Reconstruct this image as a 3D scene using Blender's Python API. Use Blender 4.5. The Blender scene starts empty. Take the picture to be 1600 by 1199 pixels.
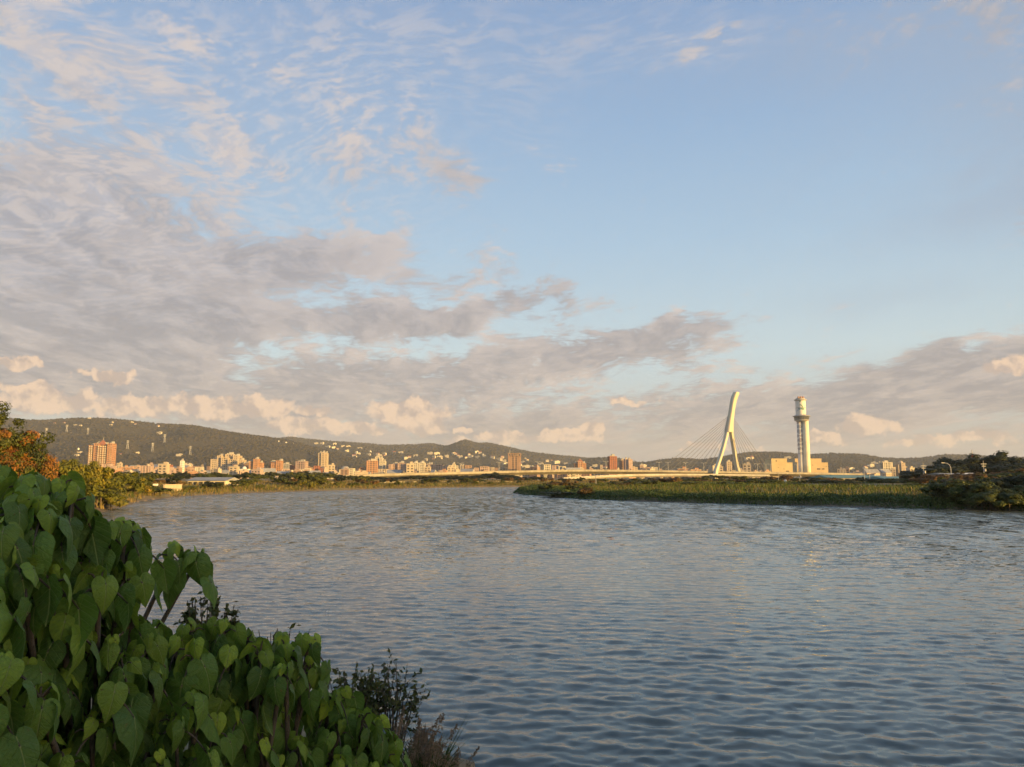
import bpy, bmesh, math, random
import numpy as np
from mathutils import Vector, Matrix, noise as mnoise
R = math.radians
random.seed(7); RNG = np.random.default_rng(7)
scene = bpy.context.scene
col = scene.collection

# ------------------------------------------------------------------ camera
FPX = 1232.0; CAM_H = 4.0; PITCH = math.atan((746 - 599.5) / FPX)
cam_d = bpy.data.cameras.new('camera'); cam = bpy.data.objects.new('camera', cam_d); col.objects.link(cam)
cam.location = (0, 0, CAM_H); cam.rotation_euler = (R(90) + PITCH, 0, 0)
cam_d.sensor_width = 36; cam_d.lens = 36 * FPX / 1600; cam_d.clip_start = 0.1; cam_d.clip_end = 30000
scene.camera = cam

def ray(px, py):
    u = (px - 800) / FPX; v = (599.5 - py) / FPX
    return u, math.cos(PITCH) - v * math.sin(PITCH), math.sin(PITCH) + v * math.cos(PITCH)
def at(px, py, D):
    x, y, z = ray(px, py); k = D / y
    return Vector((x * k, D, CAM_H + z * k))
def azel(px, py):
    x, y, z = ray(px, py)
    return math.atan2(x, y), math.atan2(z, math.hypot(x, y))

# ------------------------------------------------------------------ light
SUN_EL = R(6.0); SUN_AZ = R(57)            # azimuth: to the right of straight behind the camera
sun_dir = Vector((math.sin(SUN_AZ) * math.cos(SUN_EL), -math.cos(SUN_AZ) * math.cos(SUN_EL), math.sin(SUN_EL)))
sl = bpy.data.lights.new('sun', 'SUN'); sun = bpy.data.objects.new('sun', sl); col.objects.link(sun)
sl.energy = 5.0; sl.angle = R(0.5); sl.color = (1.0, 0.60, 0.17)
sun.rotation_euler = sun_dir.to_track_quat('Z', 'Y').to_euler()
vs = scene.view_settings
vs.view_transform = 'Standard'; vs.look = 'None'; vs.gamma = 1.0; vs.use_curve_mapping = False
EXPO = 1.15; vs.exposure = EXPO

# ---- sky: Nishita plus a layer of altocumulus and a row of low cumulus, all by direction
SKY_STRENGTH = 0.1
world = bpy.data.worlds.new('World'); scene.world = world; world.use_nodes = True
class NT:
    def __init__(s, tree): s.t = tree; s.n = tree.nodes; s.l = tree.links
    def put(s, sock, v):
        if v is None: return
        if isinstance(v, bpy.types.NodeSocket): s.l.new(v, sock)
        else: sock.default_value = v
    def m(s, op, a, b=None, c=None, clamp=False):
        n = s.n.new('ShaderNodeMath'); n.operation = op; n.use_clamp = clamp
        for i, v in enumerate((a, b, c)): s.put(n.inputs[i], v)
        return n.outputs[0]
    def v(s, op, a, b=None, c=None, scale=None):
        n = s.n.new('ShaderNodeVectorMath'); n.operation = op
        for i, q in enumerate((a, b, c)): s.put(n.inputs[i], q)
        if scale is not None: s.put(n.inputs['Scale'], scale)
        return n.outputs['Value'] if op in ('LENGTH', 'DISTANCE', 'DOT_PRODUCT') else n.outputs[0]
    def xyz(s, x, y, z):
        n = s.n.new('ShaderNodeCombineXYZ')
        for i, q in enumerate((x, y, z)): s.put(n.inputs[i], q)
        return n.outputs[0]
    def sep(s, v):
        n = s.n.new('ShaderNodeSeparateXYZ'); s.put(n.inputs[0], v); return n.outputs
    def rng(s, v, a, b, lo=0.0, hi=1.0, smooth=True):
        n = s.n.new('ShaderNodeMapRange'); n.interpolation_type = 'SMOOTHSTEP' if smooth else 'LINEAR'
        s.put(n.inputs[0], v); s.put(n.inputs[1], a); s.put(n.inputs[2], b); s.put(n.inputs[3], lo); s.put(n.inputs[4], hi)
        return n.outputs[0]
    def noise(s, vec, scale, detail=4, rough=0.55, dist=0.0, lac=2.0, color=False, dim='3D'):
        n = s.n.new('ShaderNodeTexNoise'); n.noise_dimensions = dim; s.put(n.inputs['Vector'], vec)
        n.inputs['Scale'].default_value = scale; n.inputs['Detail'].default_value = detail
        n.inputs['Roughness'].default_value = rough; n.inputs['Distortion'].default_value = dist
        n.inputs['Lacunarity'].default_value = lac
        return n.outputs['Color' if color else 'Fac']
    def mix(s, f, a, b, mode='MIX'):
        n = s.n.new('ShaderNodeMix'); n.data_type = 'RGBA'; n.blend_type = mode
        s.put(n.inputs[0], f)
        for k, q in ((6, a), (7, b)):
            s.put(n.inputs[k], (*q, 1) if isinstance(q, tuple) and len(q) == 3 else q)
        return n.outputs[2]
    def ramp(s, f, stops):
        n = s.n.new('ShaderNodeValToRGB'); s.put(n.inputs[0], f); e = n.color_ramp.elements
        while len(e) < len(stops): e.new(0.5)
        for q, (p, c) in zip(e, stops): q.position = p; q.color = (*c, 1)
        return n.outputs[0]

def build_world():
    t = NT(world.node_tree); t.n.clear()
    out = t.n.new('ShaderNodeOutputWorld'); bg = t.n.new('ShaderNodeBackground')
    bg.inputs[1].default_value = SKY_STRENGTH; t.l.new(bg.outputs[0], out.inputs[0])
    sky = t.n.new('ShaderNodeTexSky'); sky.sky_type = 'NISHITA'; sky.sun_disc = False
    sky.sun_elevation = SUN_EL; sky.sun_rotation = R(180) - SUN_AZ
    sky.air_density = 1.0; sky.dust_density = 1.0; sky.ozone_density = 1.5
    tc = t.n.new('ShaderNodeTexCoord'); d = tc.outputs['Generated']
    x, y, z = t.sep(d)
    az = t.m('ARCTAN2', x, y); el = t.m('ARCSINE', z)
    p2 = t.xyz(az, el, 0.0)
    K = 1.0 / (SKY_STRENGTH * 2 ** EXPO)
    _n = t.noise
    t.noise = lambda *q, **k: _n(*q, dim='2D', **k)
    def C(r, g, b):
        f = lambda c: ((c / 255 + 0.055) / 1.055) ** 2.4 if c > 10 else c / 255 / 12.92
        return (f(r) * K, f(g) * K, f(b) * K)
    def blob(px, py, rx, ry, w=1.0, ang=0.0, P=p2, soft=0.0):
        a, e = azel(px, py); sx = FPX / rx; sy = FPX / ry
        if ang:
            c, s_ = math.cos(R(ang)), math.sin(R(ang)); v = t.v('SUBTRACT', P, (a, e, 0))
            q = t.xyz(t.v('DOT_PRODUCT', v, (c * sx, s_ * sx, 0)), t.v('DOT_PRODUCT', v, (-s_ * sy, c * sy, 0)), 0.0)
        else: q = t.v('MULTIPLY_ADD', P, (sx, sy, 0), (-a * sx, -e * sy, 0))
        return t.rng(t.v('LENGTH', q), soft, 1.0, w, 0.0)
    def total(blobs, P=p2, soft=0.0, op='ADD'):
        acc = None
        for b in blobs:
            v = blob(*b, P=P, soft=soft); acc = v if acc is None else t.m(op, acc, v)
        return acc
    # ---- clear air: the sky texture, a little of the low milky light near the horizon
    base = sky.outputs[0]
    sunny = t.rng(t.v('DOT_PRODUCT', d, tuple(sun_dir)), -0.1, 0.9)     # towards the low sun the sky is the bright sunset sky itself
    base = t.mix(t.m('MULTIPLY', t.m('SUBTRACT', 1.0, sunny), SKYMIX), base, t.ramp(t.rng(el, 0.0, R(40), smooth=False), [
        (0.0, C(200, 190, 178)), (0.22, C(204, 221, 227)), (0.42, C(178, 205, 228)), (0.62, C(157, 187, 220)), (0.85, C(139, 168, 208)), (1.0, C(128, 157, 200))]))
    # ---- altocumulus sheet: a plane far overhead
    inv = t.m('DIVIDE', 1.0, t.m('ADD', t.m('MAXIMUM', z, 0.0), 0.10))
    pl = t.xyz(t.m('MULTIPLY', x, inv), t.m('MULTIPLY', y, inv), 0.0)
    warp = t.noise(pl, 1.3, 3, 0.55, color=True)
    plw = t.v('MULTIPLY_ADD', t.v('SUBTRACT', warp, (0.5, 0.5, 0.5)), (0.30, 0.42, 0), pl)
    sk = t.xyz(t.v('DOT_PRODUCT', plw, (1.0, 0.22, 0)), t.v('DOT_PRODUCT', plw, (-0.10, 0.45, 0)), 0.0)   # long rows running away from the viewer
    big = t.noise(t.v('ADD', sk, (3.1, 1.7, 0)), 1.5, 6, 0.60)
    fine = t.noise(t.v('MULTIPLY', plw, (1.0, 0.62, 1.0)), 6.5, 5, 0.66)
    grain = t.noise(t.xyz(t.v('DOT_PRODUCT', plw, (0.55, -0.25, 0)), t.v('DOT_PRODUCT', plw, (0.30, 1.0, 0)), 0.0), 26.0, 4, 0.64)
    big2 = t.noise(t.v('ADD', sk, (3.22, 1.63, 0)), 1.5, 4, 0.60)
    wob = t.v('MULTIPLY_ADD', t.v('SUBTRACT', t.noise(p2, 6.0, 3, 0.62, color=True), (0.5, 0.5, 0.5)), (0.15, 0.06, 0), p2)
    cover = total([
        (-80, 440, 470, 170, 0.52), (40, 300, 420, 120, 0.22), (-40, 580, 700, 90, 0.36), (400, 425, 350, 60, 0.50, 13), (330, 520, 420, 48, 0.40, 7),
        (700, 500, 230, 42, 0.50, 13), (930, 550, 330, 56, 0.50, 6), (1490, 600, 440, 66, 0.66, 4), (620, 600, 620, 52, 0.30), (1720, 575, 260, 80, 0.3),
        (720, 668, 1500, 85, 0.34),
        (180, 150, 620, 230, 0.12), (430, 470, 620, 140, 0.20), (250, 330, 420, 110, 0.12), (690, 240, 150, 80, 0.27), (1080, 80, 150, 34, 0.24, 24), (1250, 390, 480, 180, -0.50), (930, 350, 240, 110, -0.30), (1260, 190, 460, 120, -0.16),
    ], P=wob)
    dens = t.m('ADD', t.m('MULTIPLY_ADD', big, 1.0, cover), t.m('MULTIPLY', t.m('SUBTRACT', fine, 0.5), 0.85))
    dens = t.m('ADD', dens, t.m('MULTIPLY', t.m('SUBTRACT', grain, 0.5), 0.34))
    veil = t.rng(dens, 0.52, 0.80)                                   # how much sky it hides
    thick = t.rng(dens, 0.60, 1.00)
    edge = t.m('MULTIPLY', t.rng(t.m('SUBTRACT', big, big2), -0.03, 0.08), t.m('SUBTRACT', 1.0, t.m('MULTIPLY', thick, 0.6)))
    edge = t.m('ADD', t.m('MULTIPLY', edge, 0.6), t.m('MULTIPLY', t.m('MULTIPLY', t.rng(fine, 0.45, 0.70), t.m('SUBTRACT', 1.0, t.m('MULTIPLY', thick, 0.6))), 0.55), clamp=True)
    low = t.rng(el, R(15), R(3))
    grey = t.mix(low, C(173, 169, 172), C(177, 170, 166))
    grey = t.mix(t.m('MULTIPLY', t.m('MULTIPLY', t.rng(fine, 0.62, 0.36), thick), 0.60), grey, C(155, 150, 152))
    bright = t.mix(low, C(224, 210, 202), C(232, 212, 194))
    cloud = t.mix(t.m('MULTIPLY', edge, 0.95), grey, bright)
    c1 = t.mix(t.m('MULTIPLY', veil, 0.93), base, cloud)
    # ---- thin high veil in the upper right
    cir = t.m('ADD', t.m('MULTIPLY', fine, 0.55), t.m('MULTIPLY', grain, 0.45))
    cvr = total([(60, 230, 780, 340, 1.0), (560, 130, 480, 190, 0.6), (1090, 75, 170, 45, 0.7), (900, 60, 760, 90, 0.35)], P=wob)
    cv = t.m('MULTIPLY', cvr, t.m('MULTIPLY_ADD', t.rng(cir, 0.42, 0.62), 0.50, 0.30))
    c1 = t.mix(t.m('MULTIPLY', cv, 0.85, clamp=True), c1, t.mix(t.rng(grain, 0.40, 0.60), C(176, 184, 200), C(214, 206, 204)))
    cs = total([(1560, 230, 430, 170, 0.75), (1300, 90, 480, 90, 0.5), (1480, 470, 300, 60, 0.2)], P=wob)
    c1 = t.mix(t.m('MULTIPLY', cs, t.rng(big, 0.25, 0.65)), c1, C(168, 178, 194))
    # ---- soft bank of grey right above the hills
    hb = t.rng(el, R(6.0), R(0.5), 0, 0.50)
    c1 = t.mix(hb, c1, C(181, 170, 162))
    # ---- low cumulus, lit from the right
    cums = [(30, 566, 40, 15), (168, 588, 56, 18), (40, 608, 60, 16), (85, 628, 110, 22), (210, 634, 100, 26), (318, 634, 84, 26), (410, 638, 74, 25), (487, 641, 38, 13),
            (490, 665, 100, 22), (640, 645, 92, 36), (655, 668, 70, 20), (562, 668, 54, 16), (790, 685, 74, 18), (850, 688, 36, 13), (715, 692, 44, 13), (890, 679, 56, 20), (926, 671, 38, 28),
            (725, 672, 24, 10), (1348, 664, 64, 24), (1290, 684, 50, 14), (1525, 686, 80, 15), (1430, 690, 60, 13), (1590, 572, 60, 22), (985, 628, 50, 9), (1120, 700, 90, 9)]
    puff = t.noise(p2, 34.0, 5, 0.6)
    puff_v = t.v('MULTIPLY_ADD', t.v('SUBTRACT', t.noise(p2, 30.0, 4, 0.65, color=True), (0.5, 0.5, 0.5)), (0.050, 0.030, 0), p2)
    acc = None
    for px, py, rx, ry in cums:
        a, e = azel(px, py); sx = FPX / rx; sy = FPX / ry
        q = t.v('LENGTH', t.v('MULTIPLY_ADD', puff_v, (sx, sy, 0), (-a * sx, -e * sy, 0)))
        acc = q if acc is None else t.m('MINIMUM', acc, q)
    cu = t.rng(acc, 0.0, 1.0, 1.0, 0.0)
    puff2 = t.noise(t.v('ADD', p2, (0.010, 0.012, 0)), 34.0, 4, 0.6)
    hum = t.m('MULTIPLY_ADD', t.m('SUBTRACT', puff, 0.5), 0.9, cu)
    cmask = t.rng(hum, 0.18, 0.52)
    clit = t.rng(t.m('SUBTRACT', puff, puff2), -0.13, 0.13)
    ccol = t.mix(clit, C(199, 180, 167), C(246, 214, 184))
    c2 = t.mix(t.m('MULTIPLY', cmask, 0.9), c1, ccol)
    t.l.new(c2, bg.inputs[0])
SKYMIX = 0.88
build_world()
world.cycles.sampling_method = 'MANUAL'; world.cycles.sample_map_resolution = 512
scene.cycles.use_denoising = True; scene.cycles.use_adaptive_sampling = True
scene.cycles.adaptive_threshold = 0.015; scene.cycles.adaptive_min_samples = 10
scene.cycles.max_bounces = 6; scene.cycles.diffuse_bounces = 2; scene.cycles.glossy_bounces = 3
scene.cycles.transmission_bounces = 3; scene.cycles.volume_bounces = 0; scene.cycles.transparent_max_bounces = 4
scene.cycles.sample_clamp_indirect = 6

# ------------------------------------------------------------------ helpers
def link(name, me, m=None, parent=None):
    o = bpy.data.objects.new(name, me); col.objects.link(o)
    if m is not None:
        for q in (m if isinstance(m, (list, tuple)) else [m]): me.materials.append(q)
    if parent is not None: o.parent = parent
    return o
def tag(o, label=None, cat=None, group=None, kind=None):
    if label: o['label'] = label
    if cat: o['category'] = cat
    if group: o['group'] = group
    if kind: o['kind'] = kind
    return o
def empty(name, loc=(0, 0, 0), rz=0.0):
    o = bpy.data.objects.new(name, None); col.objects.link(o); o.location = loc; o.rotation_euler = (0, 0, rz)
    o.empty_display_size = 0.2
    return o
def np_mesh(name, V, faces_list, smooth=False):
    """V (n,3); faces_list: arrays (m,k)"""
    me = bpy.data.meshes.new(name); V = np.asarray(V, np.float32)
    me.vertices.add(len(V)); me.vertices.foreach_set('co', V.ravel())
    idx = np.concatenate([np.asarray(f, np.int32).ravel() for f in faces_list])
    tot = np.concatenate([np.full(len(f), f.shape[1], np.int32) for f in faces_list])
    start = np.concatenate([[0], np.cumsum(tot)[:-1]]).astype(np.int32)
    me.loops.add(len(idx)); me.loops.foreach_set('vertex_index', idx)
    me.polygons.add(len(tot)); me.polygons.foreach_set('loop_start', start); me.polygons.foreach_set('loop_total', tot)
    if smooth: me.polygons.foreach_set('use_smooth', np.ones(len(tot), bool))
    me.update(calc_edges=True); me.validate(); return me
class MB:
    def __init__(s): s.v = []; s.f = []; s.mi = []; s.cur = 0
    def add(s, vs, fs):
        o = len(s.v); s.v += [tuple(q) for q in vs]; s.f += [tuple(i + o for i in f) for f in fs]; s.mi += [s.cur] * len(fs); return s
    def box(s, c, d, rz=0.0, taper=1.0):
        hx, hy, hz = d[0] / 2, d[1] / 2, d[2] / 2; vs = []
        for sz in (-1, 1):
            k = taper if sz > 0 else 1
            for sx, sy in ((-1, -1), (1, -1), (1, 1), (-1, 1)):
                px, py = sx * hx * k, sy * hy * k
                if rz: px, py = px * math.cos(rz) - py * math.sin(rz), px * math.sin(rz) + py * math.cos(rz)
                vs.append((c[0] + px, c[1] + py, c[2] + sz * hz))
        return s.add(vs, [(3, 2, 1, 0), (4, 5, 6, 7), (0, 1, 5, 4), (1, 2, 6, 5), (2, 3, 7, 6), (3, 0, 4, 7)])
    def lathe(s, prof, n=16, c=(0, 0, 0), sx=1, sy=1, cap=True):
        vs = []; fs = []
        for r, z in prof:
            for i in range(n):
                a = 2 * math.pi * i / n; vs.append((c[0] + r * sx * math.cos(a), c[1] + r * sy * math.sin(a), c[2] + z))
        for j in range(len(prof) - 1):
            for i in range(n):
                k = (i + 1) % n; fs.append((j * n + i, j * n + k, j * n + n + k, j * n + n + i))
        if cap: fs.append(tuple(range(n))[::-1]); fs.append(tuple((len(prof) - 1) * n + i for i in range(n)))
        return s.add(vs, fs)
    def tube(s, pts, rad, n=6, cap=True):
        pts = [Vector(p) for p in pts]; vs = []; fs = []
        for i, p in enumerate(pts):
            d = (pts[min(i + 1, len(pts) - 1)] - pts[max(i - 1, 0)]).normalized()
            a = d.cross(Vector((0, 0, 1)) if abs(d.z) < 0.9 else Vector((1, 0, 0))).normalized(); b = d.cross(a)
            r = rad[i] if isinstance(rad, (list, tuple)) else rad
            for k in range(n):
                q = 2 * math.pi * k / n; vs.append(p + a * (r * math.cos(q)) + b * (r * math.sin(q)))
        for j in range(len(pts) - 1):
            for i in range(n):
                k = (i + 1) % n; fs.append((j * n + i, j * n + n + i, j * n + n + k, j * n + k))
        if cap: fs.append(tuple(range(n))); fs.append(tuple((len(pts) - 1) * n + i for i in range(n))[::-1])
        return s.add(vs, fs)
    def loft(s, secs, cap=True, closed=True):
        n = len(secs[0]); vs = [p for q in secs for p in q]; fs = []
        for j in range(len(secs) - 1):
            for i in range(n if closed else n - 1):
                k = (i + 1) % n; fs.append((j * n + i, j * n + k, j * n + n + k, j * n + n + i))
        if cap: fs.append(tuple(range(n))[::-1]); fs.append(tuple((len(secs) - 1) * n + i for i in range(n)))
        return s.add(vs, fs)
    def build(s, name, m=None, parent=None, smooth=False):
        me = bpy.data.meshes.new(name); me.from_pydata(s.v, [], s.f)
        me.polygons.foreach_set('material_index', s.mi)
        if smooth: me.polygons.foreach_set('use_smooth', [True] * len(s.f))
        b = bmesh.new(); b.from_mesh(me); bmesh.ops.recalc_face_normals(b, faces=b.faces); b.to_mesh(me); b.free()
        return link(name, me, m, parent)
def dup(root, loc, rz=0.0, sc=1.0):
    r = root.copy(); col.objects.link(r); r.location = loc; r.rotation_euler = (0, 0, rz)
    r.scale = (sc, sc, sc) if isinstance(sc, (int, float)) else sc
    for ch in root.children:
        c = ch.copy(); col.objects.link(c); c.parent = r
        for g in ch.children:
            e = g.copy(); col.objects.link(e); e.parent = c
    return r

LMK = [(140, 'left of the red brick tower'), (180, 'below the red brick tower'), (240, 'below the salmon block'), (300, 'below the slim white tower'), (330, 'below the yellow house block'), (385, 'below the wide cream complex'), (415, 'below the rounded orange tower'),
       (457, 'below the grey slab'), (490, 'below the pinkish tower'), (525, 'below the slim beige tower'), (565, 'below the rounded roof'), (606, 'below the paired orange towers'), (650, 'below the long pink terrace'), (700, 'below the domed pair'), (735, 'below the golden row end'),
       (785, 'left of the broad brown tower'), (820, 'below the broad brown tower'), (870, 'right of the broad brown tower'), (930, 'below the pyramid roofed tower'), (1000, 'below the three brown towers'), (1060, 'below the outer left cables'), (1115, 'left of the pylon'), (1165, 'below the pylon'),
       (1210, 'right of the pylon'), (1240, 'below the left plant hall'), (1275, 'below the chimney tower'), (1300, 'below the right plant hall'), (1345, 'by the nearest teal roof'), (1400, 'below the golden stepped block'), (1435, 'left of the cross pole'), (1500, 'by the curved lamp'), (1560, 'by the transformer pole'), (9999, 'by the right edge')]
def mark(px): return next(t for q, t in LMK if px < q)
# ------------------------------------------------------------------ materials
def principled(name):
    m = bpy.data.materials.new(name); m.use_nodes = True; t = NT(m.node_tree)
    return m, t, t.n['Principled BSDF']
def wall_mat(name, c, var=0.12, scale=0.25, rough=0.8, bump=0.0, c2=None):
    m, t, p = principled(name)
    tc = t.n.new('ShaderNodeTexCoord').outputs['Object']
    n = t.noise(tc, scale, 5, 0.6); st = t.noise(t.v('MULTIPLY', tc, (1.0, 1.0, 0.12)), scale * 4, 4, 0.6)
    f = t.m('MULTIPLY_ADD', n, 0.6, t.m('MULTIPLY', st, 0.4))
    dark = tuple(q * (1 - var * 2) for q in c); light = c2 or tuple(min(1, q * (1 + var)) for q in c)
    t.l.new(t.mix(t.rng(f, 0.3, 0.7), dark, light), p.inputs['Base Color']); p.inputs['Roughness'].default_value = rough
    if bump:
        b = t.n.new('ShaderNodeBump'); b.inputs['Strength'].default_value = bump; b.inputs['Distance'].default_value = 0.05
        t.l.new(t.noise(tc, scale * 20, 4, 0.6), b.inputs['Height']); t.l.new(b.outputs[0], p.inputs['Normal'])
    return m
def glass_mat(name, c=(0.03, 0.035, 0.04)):
    m, t, p = principled(name); tc = t.n.new('ShaderNodeTexCoord').outputs['Object']
    t.l.new(t.mix(t.rng(t.noise(tc, 0.35, 2), 0.35, 0.65), c, tuple(q * 2.2 for q in c)), p.inputs['Base Color'])
    p.inputs['Roughness'].default_value = 0.25; return m
def leaf_mat(name, stops, scale=0.6, trans=0.25, rough=0.55):
    """foliage: colour varies in clumps through the crown and from plant to plant"""
    m, t, p = principled(name); tc = t.n.new('ShaderNodeTexCoord').outputs['Object']
    oi = t.n.new('ShaderNodeObjectInfo').outputs['Random']
    f = t.m('ADD', t.m('MULTIPLY', t.noise(tc, scale, 3, 0.7), 1.3), t.m('MULTIPLY', t.m('SUBTRACT', oi, 0.5), 0.3))
    f = t.m('ADD', t.m('SUBTRACT', f, 0.15), t.m('MULTIPLY', t.m('SUBTRACT', t.noise(tc, scale * 9, 2, 0.6), 0.5), 0.7))
    c = t.ramp(f, stops); t.l.new(c, p.inputs['Base Color']); p.inputs['Roughness'].default_value = rough
    p.inputs['Specular IOR Level'].default_value = 0.25
    tr = t.n.new('ShaderNodeBsdfTranslucent'); t.l.new(c, tr.inputs[0])
    mx = t.n.new('ShaderNodeMixShader'); mx.inputs[0].default_value = trans
    t.l.new(p.outputs[0], mx.inputs[1]); t.l.new(tr.outputs[0], mx.inputs[2])
    t.l.new(mx.outputs[0], t.n['Material Output'].inputs[0]); return m
M = {}
M['bark'] = wall_mat('bark', (0.11, 0.085, 0.06), 0.3, 3.0, 0.9, 0.5)
M['concrete'] = wall_mat('concrete', (0.42, 0.40, 0.36), 0.15, 0.12)
M['white'] = wall_mat('white_paint', (0.72, 0.71, 0.66), 0.06, 0.08)
M['pylon'] = wall_mat('cream_paint', (0.60, 0.56, 0.44), 0.05, 0.05)
M['cable'] = wall_mat('cable_sheath', (0.20, 0.195, 0.19), 0.05)
M['girder'] = wall_mat('pale_girder', (0.36, 0.33, 0.265), 0.18, 0.1)
M['cream'] = wall_mat('cream_render', (0.55, 0.50, 0.40), 0.1)
M['beige'] = wall_mat('beige_tile', (0.46, 0.38, 0.29), 0.1)
M['pink'] = wall_mat('pinkish_tile', (0.42, 0.31, 0.27), 0.1)
M['orange'] = wall_mat('orange_tile', (0.40, 0.22, 0.13), 0.12)
M['brick'] = wall_mat('red_brick', (0.30, 0.12, 0.075), 0.15)
M['brown'] = wall_mat('brown_stone', (0.30, 0.20, 0.15), 0.12)
M['grey'] = wall_mat('grey_render', (0.32, 0.31, 0.30), 0.1)
M['yellow'] = wall_mat('yellow_panel', (0.56, 0.44, 0.23), 0.08, 0.05)
M['ochre'] = wall_mat('ochre_panel', (0.54, 0.41, 0.23), 0.08, 0.05)
M['roofgrey'] = wall_mat('grey_roof', (0.30, 0.31, 0.32), 0.12)
M['teal'] = wall_mat('teal_roof', (0.13, 0.27, 0.26), 0.12)
M['redroof'] = wall_mat('red_roof', (0.28, 0.10, 0.06), 0.15)
M['steel'] = wall_mat('galvanised_steel', (0.45, 0.45, 0.45), 0.08, 1.0, 0.5)
M['glass'] = glass_mat('window_glass')
M['dark'] = wall_mat('dark_opening', (0.03, 0.03, 0.03), 0.1)

# ------------------------------------------------------------------ the river and the ground
RIVER = [(600, -70), (300, -40), (80, -10), (30, 2), (10, 6), (3, 8.6), (-0.5, 11.0), (-1.3, 11.7), (-5.6, 16), (-10, 20.5), (-17, 30), (-29, 50), (-41, 75), (-49.5, 97),
         (-58, 122), (-67, 147), (-69.5, 170), (-67, 205), (-57, 236), (-44, 274), (-25, 308), (5, 332), (60, 348), (150, 345), (400, 325), (600, 320),
         (600, 292), (400, 298), (150, 315), (60, 312), (18, 290), (5, 250), (0.5, 205), (2.5, 186), (12, 151), (21.5, 134), (38, 117), (51, 105), (61, 95), (80, 76), (130, 50), (300, 22), (600, 10)]
def river_sd(X, Y):
    """signed distance to the river's edge, positive on land"""
    X = np.asarray(X, float); Y = np.asarray(Y, float)
    d2 = np.full(X.shape, 1e18); inside = np.zeros(X.shape, bool); n = len(RIVER)
    for i in range(n):
        x0, y0 = RIVER[i]; x1, y1 = RIVER[(i + 1) % n]; ex, ey = x1 - x0, y1 - y0
        tt = np.clip(((X - x0) * ex + (Y - y0) * ey) / (ex * ex + ey * ey), 0, 1)
        d2 = np.minimum(d2, (X - x0 - tt * ex) ** 2 + (Y - y0 - tt * ey) ** 2)
        c = ((y0 > Y) != (y1 > Y)) & (X < (x1 - x0) * (Y - y0) / (y1 - y0 + 1e-12) + x0); inside ^= c
    d = np.sqrt(d2); return np.where(inside, -d, d)
def wig(X, Y, s, a):
    return a * (np.sin(X / s + 1.3 * np.sin(Y / s * 0.7)) * np.cos(Y / s * 1.1 + 0.8 * np.sin(X / s * 1.3)))
def ss(x, a, b):
    q = np.clip((x - a) / (b - a), 0, 1); return q * q * (3 - 2 * q)
def ground_z(X, Y):
    X = np.asarray(X, float); Y = np.asarray(Y, float)
    near = np.exp(-((X) ** 2 + (Y - 150) ** 2) / 300 ** 2)
    d = river_sd(X, Y) + (wig(X, Y, 3.1, 0.5) + wig(X, Y, 7.7, 0.9)) * ss(np.hypot(X, Y), 25, 60)
    z = np.where(d < 0, np.maximum(-2.5, d * 0.45), 0.6 * ss(d, 0, 1.6) + 0.45 * ss(d, 1.5, 8) + 0.8 * ss(d, 8, 40) + 0.4 * ss(d, 40, 120))
    z = z + np.where(d > 1, (wig(X, Y, 2.3, 0.06) + wig(X, Y, 11, 0.15)), 0)
    z = z + 1.1 * np.exp(-((X + 3) ** 2 + (Y + 1) ** 2) / (2 * 4.0 ** 2)) * ss(d, 0.5, 5)
    return z
def gz(x, y): return float(ground_z(np.array([x]), np.array([y]))[0])
def build_ground():
    xs = np.concatenate([-np.geomspace(170, 7800, 40)[::-1], np.arange(-168, 140, 1.6), np.geomspace(141, 7800, 44)])
    ys = np.concatenate([-np.geomspace(40, 600, 14)[::-1], np.arange(-39, 400, 1.6), np.geomspace(402, 8200, 40)])
    X, Y = np.meshgrid(xs, ys); Z = ground_z(X, Y); V = np.stack([X.ravel(), Y.ravel(), Z.ravel()], 1)
    w = len(xs); i = np.arange(len(ys) - 1)[:, None] * w + np.arange(w - 1)[None, :]; i = i.ravel()
    me = np_mesh('ground', V, [np.stack([i, i + 1, i + w + 1, i + w], 1)], True)
    m, t, p = principled('ground_soil'); g = t.n.new('ShaderNodeTexCoord').outputs['Object']
    c = t.mix(t.rng(t.noise(g, 0.12, 5, 0.6), 0.35, 0.65), (0.16, 0.12, 0.065), (0.09, 0.105, 0.035))
    c = t.mix(t.rng(t.noise(g, 1.7, 4, 0.65), 0.4, 0.7), c, (0.21, 0.165, 0.10))
    zz = t.sep(g)[2]; c = t.mix(t.rng(zz, 0.35, 0.05), c, (0.13, 0.105, 0.08))
    t.l.new(c, p.inputs['Base Color']); p.inputs['Roughness'].default_value = 0.95
    b = t.n.new('ShaderNodeBump'); b.inputs['Distance'].default_value = 0.15; t.l.new(t.noise(g, 3.0, 5, 0.7), b.inputs['Height']); t.l.new(b.outputs[0], p.inputs['Normal'])
    tag(link('ground', me, m), 'sandy grassy river banks and flat land', kind='structure')
build_ground()

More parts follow.
